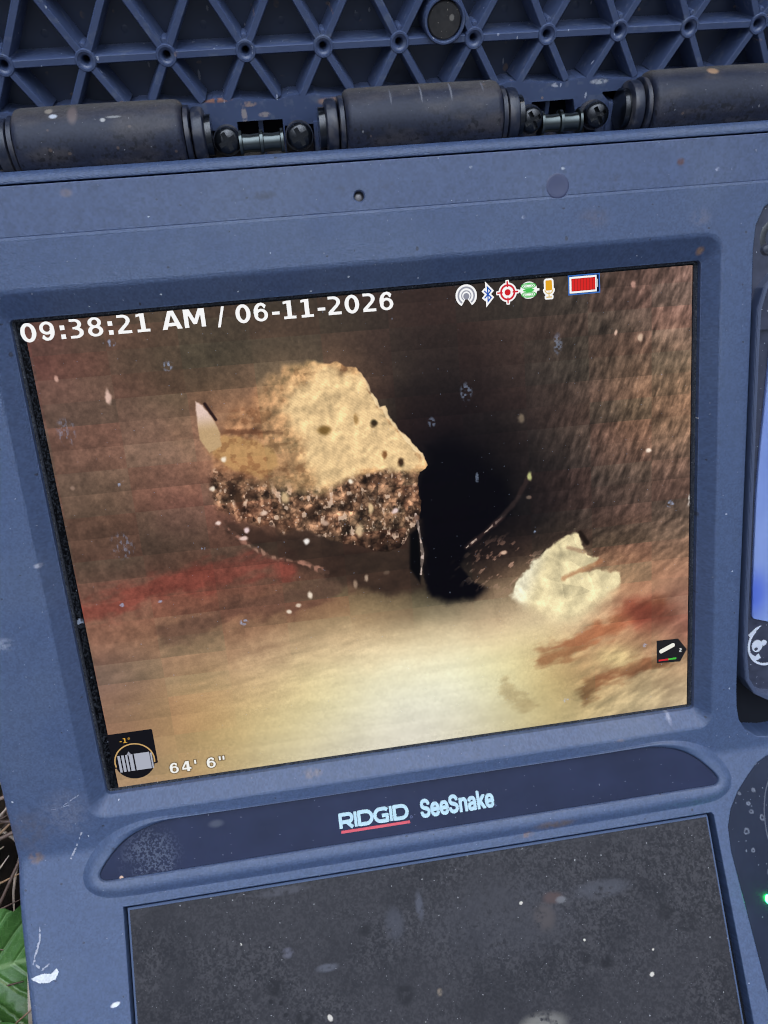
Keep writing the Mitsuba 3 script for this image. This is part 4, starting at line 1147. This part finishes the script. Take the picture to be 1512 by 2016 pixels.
# ------------------------------------------------------------------ lid: back plate, border with cut-outs, triangle ribs, bosses
LIDK = f"{MON}__lid"
DEPTH = 11.0
S_TOP = 170.0
bp = box(-150, -17, 206, S_TOP)
put(f"{LIDK}__shade_backing", slab(box(-150, -38, 206, -17), -DEPTH - 4, -DEPTH - 2), "dark_void", lid)  # added black sheet: paints in the shade behind the border cut-outs
put(LIDK, slab(bp, -DEPTH - 3, -DEPTH), "lid_plastic_shaded", lid)
labels[LIDK] = {"label": "open lid with a grid of triangular ribs inside"}
bord = box(-150, -36, 206, -13.4)
arches = [affinity.scale(Point(c, -13.2).buffer(1, 24), 8.6, 1.2) for c in (-107, -81.5, -56, -30, -4, 21.7, 47.5, 73.2, 99, 124.8, 150.5)]
bord = bord.difference(unary_union(arches))
for q in ([(-123, -18.4), (-53.0, -18.4), (-53.0, -24), (-51.2, -40), (-123, -40)], [(-11.6, -18.2), (57.6, -18.2), (57.6, -21.5), (61.4, -25.5), (61.4, -40), (-11.6, -40)],
          [(91.4, -18.5), (170, -18.5), (170, -40), (101.5, -40), (101.5, -27.4)], [(-40.4, -20.8), (-24.5, -20.8), (-24.5, -40), (-40.4, -40)], [(65.7, -20.5), (81.3, -20.3), (83, -26), (83, -40), (65.7, -40)],
          [(-50.8, -23.2), (-40.6, -23.2), (-40.6, -40), (-50.8, -40)], [(-24.0, -23.0), (-13.5, -23.0), (-13.5, -40), (-24.0, -40)], [(62.2, -23.3), (65.9, -23.3), (65.9, -40), (62.2, -40)], [(83.4, -23.2), (91.6, -23.2), (91.6, -40), (83.4, -40)]):
    bord = bord.difference(Polygon(q).buffer(-.4).buffer(.4))
bord = max(bord.geoms, key=lambda q: q.area) if bord.geom_type == "MultiPolygon" else bord
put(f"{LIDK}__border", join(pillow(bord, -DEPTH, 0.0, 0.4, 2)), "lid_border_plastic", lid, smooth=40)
for u0 in (-32.3, 73.2):
    put(f"{LIDK}__window_bar", pillow(box(u0 - .8, -36, u0 + .8, -20), -DEPTH, -4.0, 0.3, 2), "lid_border_plastic", lid, smooth=40)
for u0, u1 in ((-53, -46.2), (-18.0, -11.2), (57.2, 61.6), (90.6, 97.5)):
    put(f"{LIDK}__hinge_lug", pillow(box(u0, -36, u0 + 2.6, -22) if u0 in (-53, 57.2) else box(u1 - 2.6, -36, u1, -22), -DEPTH, 1.2, .4, 2), "lid_border_plastic", lid, smooth=40)


def rib(a, b, top=1.3, foot=1.9, d=DEPTH, trim=(2.8, 2.8)):
    """A moulded rib between two lattice points: tapered section with rounded top edges."""
    a, b = np.array(a, float), np.array(b, float)
    t = (b - a) / np.linalg.norm(b - a)
    a, b = a + t * trim[0], b - t * trim[1]
    nrm = np.array([-t[1], t[0]])
    sec = [(-foot, -d), (-top, -.45), (-top + .4, 0), (top - .4, 0), (top, -.45), (foot, -d)]
    rows = [np.array([(*(q + nrm * x), h) for x, h in sec]) for q in (a, b)]
    f = []
    k = len(sec)
    for i in range(k - 1):
        f += [[i, k + i + 1, i + 1], [i, k + i, k + i + 1]]
    m = trimesh.Trimesh(np.vstack(rows), np.array(f), process=False)
    return m


PITCH, U0 = 25.70, -111.4
ROWH = PITCH * 0.866


def node(i, j):
    return np.array([U0 + PITCH * (i + 0.5 * (j % 2)), j * ROWH + (-0.0145 * (i - 5) ** 2 + 0.6 if j == 0 else 0.3)])


seen, rest = [], []
for j in range(0, 8):
    for i in range(-2, 13):
        a = node(i, j)
        if not -146 < a[0] < 203:
            continue
        links = [(i + 1, j)]
        if j < 7:
            links += [(i, j + 1), (i - 1, j + 1)] if j % 2 == 0 else [(i + 1, j + 1), (i, j + 1)]
        for q in links:
            b = node(*q)
            if -148 < b[0] < 205:
                (seen if j == 0 and -118 < (a[0] + b[0]) / 2 < 160 else rest).append((a, b))
        if j == 0:                                       # legs down to the border
            for sgn, run in ((-1, 8.3), (1, 9.0)):
                (seen if -116 < a[0] < 155 else rest).append((a, a + np.array([sgn * run, -14.4]), (2.8, 0)))
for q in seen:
    put(f"{LIDK}__rib", rib(q[0], q[1], trim=q[2] if len(q) > 2 else (2.8, 2.8)), "rib_plastic_lit", lid, smooth=40)
n = put(f"{LIDK}__rib_lattice", join(*[rib(q[0], q[1], trim=q[2] if len(q) > 2 else (2.8, 2.8)) for q in rest]), "rib_plastic_lit", lid, smooth=40)
labels[n] = {"label": "rest of the rib grid further up the lid", "kind": "stuff"}
boss_prof = [(1.15, -9), (1.15, -1.3), (1.75, -.35), (2.35, -.1), (2.5, .35), (3.1, .35), (3.35, .05), (3.5, -1.2), (3.9, -DEPTH)]
for j in range(0, 2):
    for i in range(-1, 11):
        a = node(i, j)
        m = lathe(boss_prof[::-1], 32)
        m.apply_translation([a[0], a[1], 0])
        nub = lathe([(0, .15), (.7, .1), (1.1, -.4), (1.1, -6)][::-1], 16)
        nub.apply_translation([a[0] + .1, a[1] + 4.0, -.6])
        put(f"{LIDK}__boss", join(m, nub), "rib_plastic_lit", lid, smooth=40)
cup = lathe([(5.9, 1.0), (6.2, 1.5), (6.7, 1.5), (7.0, 1.1), (7.0, -DEPTH)][::-1] + [], 48)
cup2 = lathe([(5.9, 1.0), (5.9, -1)], 48)
cup2.invert()
for m in (cup, cup2):
    m.apply_translation([32.2, 6.3, 0])
mg = put(f"{LIDK}__magnet", join(cup, cup2), "rib_plastic_lit", lid, smooth=40)
labels[mg] = {"label": "round brown disc in a raised cup on the lid ribs"}


def magnet_col(p, n, uv):
    u, v, z = dev(p)
    c = mix((0.028, 0.026, 0.025), (0.055, 0.05, 0.046), fbm(u / 2, v / 2, z / 2))
    c = mix(c, (0.3, 0.25, 0.2), specks(u, v, 1.7, 0.22, 0.09) * 0.8)
    return mix(c, (0.22, 0.2, 0.17), spot(u, v, 34.6, 177.4, .8, .8, .3))


scene["magnet_face"] = principled(magnet_col, 0.45, 0.4)
dk = lathe([(0, .75), (5.2, .7), (5.6, .3), (5.6, -2)][::-1], 48)
dk.apply_translation([32.2, 6.3, 0])
put(f"{mg}__disc", dk, "magnet_face", lid, smooth=40)
# ejector-pin dimples on the back plate
for i in range(-1, 11):
    a = node(i, 0)
    m = lathe([(0, .12), (0.9, .1), (1.2, 0)][::-1], 20)
    m.apply_translation([a[0] + 12.9, a[1] + 6.0, -DEPTH])
    put(f"{LIDK}__pin_mark", m, "lid_plastic_shaded", lid, smooth=40)

# ------------------------------------------------------------------ fallen pine needles and a weed beside the case
needles, cols = [], []
rng = np.random.default_rng(5)


def needle(p, yaw, pitch, length, r, bow):
    n = 7
    t = np.linspace(0, 1, n)
    x = (t - .5) * length
    c = np.column_stack([x * math.cos(yaw) - bow * (t - .5) ** 2 * math.sin(yaw), x * math.sin(yaw) + bow * (t - .5) ** 2 * math.cos(yaw), x * math.sin(pitch)]) + p
    d = np.gradient(c, axis=0)
    d /= np.linalg.norm(d, axis=1, keepdims=True)
    s = np.cross(d, [0, 0, 1.0])
    s /= np.linalg.norm(s, axis=1, keepdims=True)
    w = np.cross(s, d)
    rr = r * (1 - .7 * np.abs(2 * t - 1) ** 3)
    return loft_tube([c[k] + rr[k] * (math.cos(a) * s[k] + math.sin(a) * w[k]) for k in range(n) for a in (0, 1.57, 3.14, 4.71)], n)


def loft_tube(v, n):
    f = []
    for k in range(n - 1):
        for i in range(4):
            j = (i + 1) % 4
            f += [[k * 4 + i, k * 4 + 4 + j, k * 4 + j], [k * 4 + i, k * 4 + 4 + i, k * 4 + 4 + j]]
    return trimesh.Trimesh(np.array(v), np.array(f), process=False)


tones = np.array([[0.36, 0.22, 0.15], [0.46, 0.35, 0.27], [0.22, 0.15, 0.12], [0.52, 0.42, 0.33], [0.15, 0.10, 0.08], [0.42, 0.26, 0.15]])
for k in range(2600):
    x, y = rng.uniform(-0.42, -0.12), rng.uniform(-0.42, 0.25)
    z = 0.055 * min(1, max(0, (-0.165 - x) / .035)) + rng.uniform(0.001, 0.026)
    m = needle(np.array([x, y, z]), rng.uniform(0, math.pi) if rng.random() < .4 else rng.normal(.6, .45), rng.normal(0, .13), rng.uniform(.05, .11), rng.uniform(.0006, .001), rng.normal(0, .02))
    needles.append(m)
    cols.append(np.tile(tones[rng.integers(6)] * rng.uniform(.7, 1.25), (len(m.vertices), 1)))
scene["dry_needle"] = {"type": "principled", "base_color": {"type": "mesh_attribute", "name": "vertex_color"}, "roughness": 0.55, "specular": 0.4}
nm_ = join(*needles)
scene["pine_needles"] = mikit.ply(nm_, "dry_needle", smooth=True, color=np.vstack(cols))
labels["pine_needles"] = {"label": "dry brown pine needles littering the soil left of the case", "kind": "stuff"}


def leaf_col(p, n, uv):
    s, t = uv.x, uv.y                                     # s across (-1 to 1), t along
    a = dr.abs(s)
    k = (t * 9 - a * 2.6)
    vein = dr.abs(k - dr.floor(k) - 0.5) * 2
    c = mix((0.035, 0.10, 0.022), (0.07, 0.17, 0.04), fbm(p.x * 160, p.y * 160, p.z * 160))
    c = mix(c, (0.17, 0.28, 0.11), smoothstep(0.88, 1.0, vein) * 0.6 + (1 - smoothstep(0.015, 0.06, a)) * 0.9)
    fine_ = voronoi(p.x * 420, p.y * 420)
    c = mix(c, (0.11, 0.21, 0.07), (1 - smoothstep(0.0, 0.14, fine_[1] - fine_[0])) * 0.35)
    return c


def leaf_h(p, n, uv):
    a = dr.abs(uv.x)
    k = uv.y * 9 - a * 2.6
    vein = dr.abs(k - dr.floor(k) - 0.5) * 2
    return 1 - smoothstep(0.6, 1.0, vein) + 0.4 * noise(p.x * 300, p.y * 300)


scene["leaf_green"] = {"type": "twosided", "bsdf": bumped(leaf_h, 5e-4, principled(leaf_col, 0.34, 0.5), 3e-4)}
scene["leaf_stalk"] = principled((0.10, 0.16, 0.05), 0.5, 0.4)


def leaf(key, base, yaw, pitch, roll, length, width, seed, label):
    nu, nt = 13, 30
    s, t = np.meshgrid(np.linspace(-1, 1, nu), np.linspace(0, 1, nt))
    half = width / 2 * np.sin(np.pi * np.clip(t, 0, 1) ** .75) ** .7 * (1 + .05 * np.sin(t * 70) * np.abs(s) ** 6)
    x, y = t * length, s * half
    z = .18 * np.abs(y) - length * .35 * (t - .35) ** 2 + .0035 * np.sin(t * 28 - np.abs(s) * 6) * np.abs(s) + .003 * (meshkit.fbm(np.stack([t * 5, s * 3, t * 0 + seed], -1)) - .5)
    p = np.stack([x, y, z], -1).reshape(-1, 3)
    cy_, sy_, cp, sp_, cr_, sr_ = math.cos(yaw), math.sin(yaw), math.cos(pitch), math.sin(pitch), math.cos(roll), math.sin(roll)
    Rx = np.array([[1, 0, 0], [0, cr_, -sr_], [0, sr_, cr_]])
    Ry = np.array([[cp, 0, -sp_], [0, 1, 0], [sp_, 0, cp]])
    Rz = np.array([[cy_, -sy_, 0], [sy_, cy_, 0], [0, 0, 1]])
    p = p @ (Rz @ Ry @ Rx).T + base
    i = np.arange(nu * nt).reshape(nt, nu)
    q = np.stack([i[:-1, :-1], i[:-1, 1:], i[1:, 1:], i[1:, :-1]], -1).reshape(-1, 4)
    scene[f"{key}__leaf_blade"] = mikit.ply((p, q), "leaf_green", smooth=True, uv=np.stack([s, t], -1).reshape(-1, 2))
    foot = np.array([base[0] - .03, base[1] - .02, 0.0])
    k = np.linspace(0, 1, 8)[:, None]
    c = foot * (1 - k) ** 2 + 2 * k * (1 - k) * (foot + [0, 0, base[2] * .9]) + k ** 2 * np.array(base)
    ringpts = [c[a] + .0012 * np.array([math.cos(b), math.sin(b), 0]) for a in range(8) for b in (0, 1.57, 3.14, 4.71)]
    scene[f"{key}__stalk"] = mikit.ply(loft_tube(ringpts, 8), "leaf_stalk", smooth=True)
    labels[key] = {"label": label, "category": "leaf", "group": "leaves of the weed beside the case"}


leaf("green_leaf", (-0.215, -0.132, 0.075), 0.10, 0.0, 0.35, 0.085, 0.05, 1, "upper of two green leaves, half hidden under the lower left edge of the case")
leaf("green_leaf_001", (-0.235, -0.165, 0.085), -0.15, 0.02, 0.45, 0.11, 0.07, 2, "lower of two green leaves, at the bottom left corner beside the case")
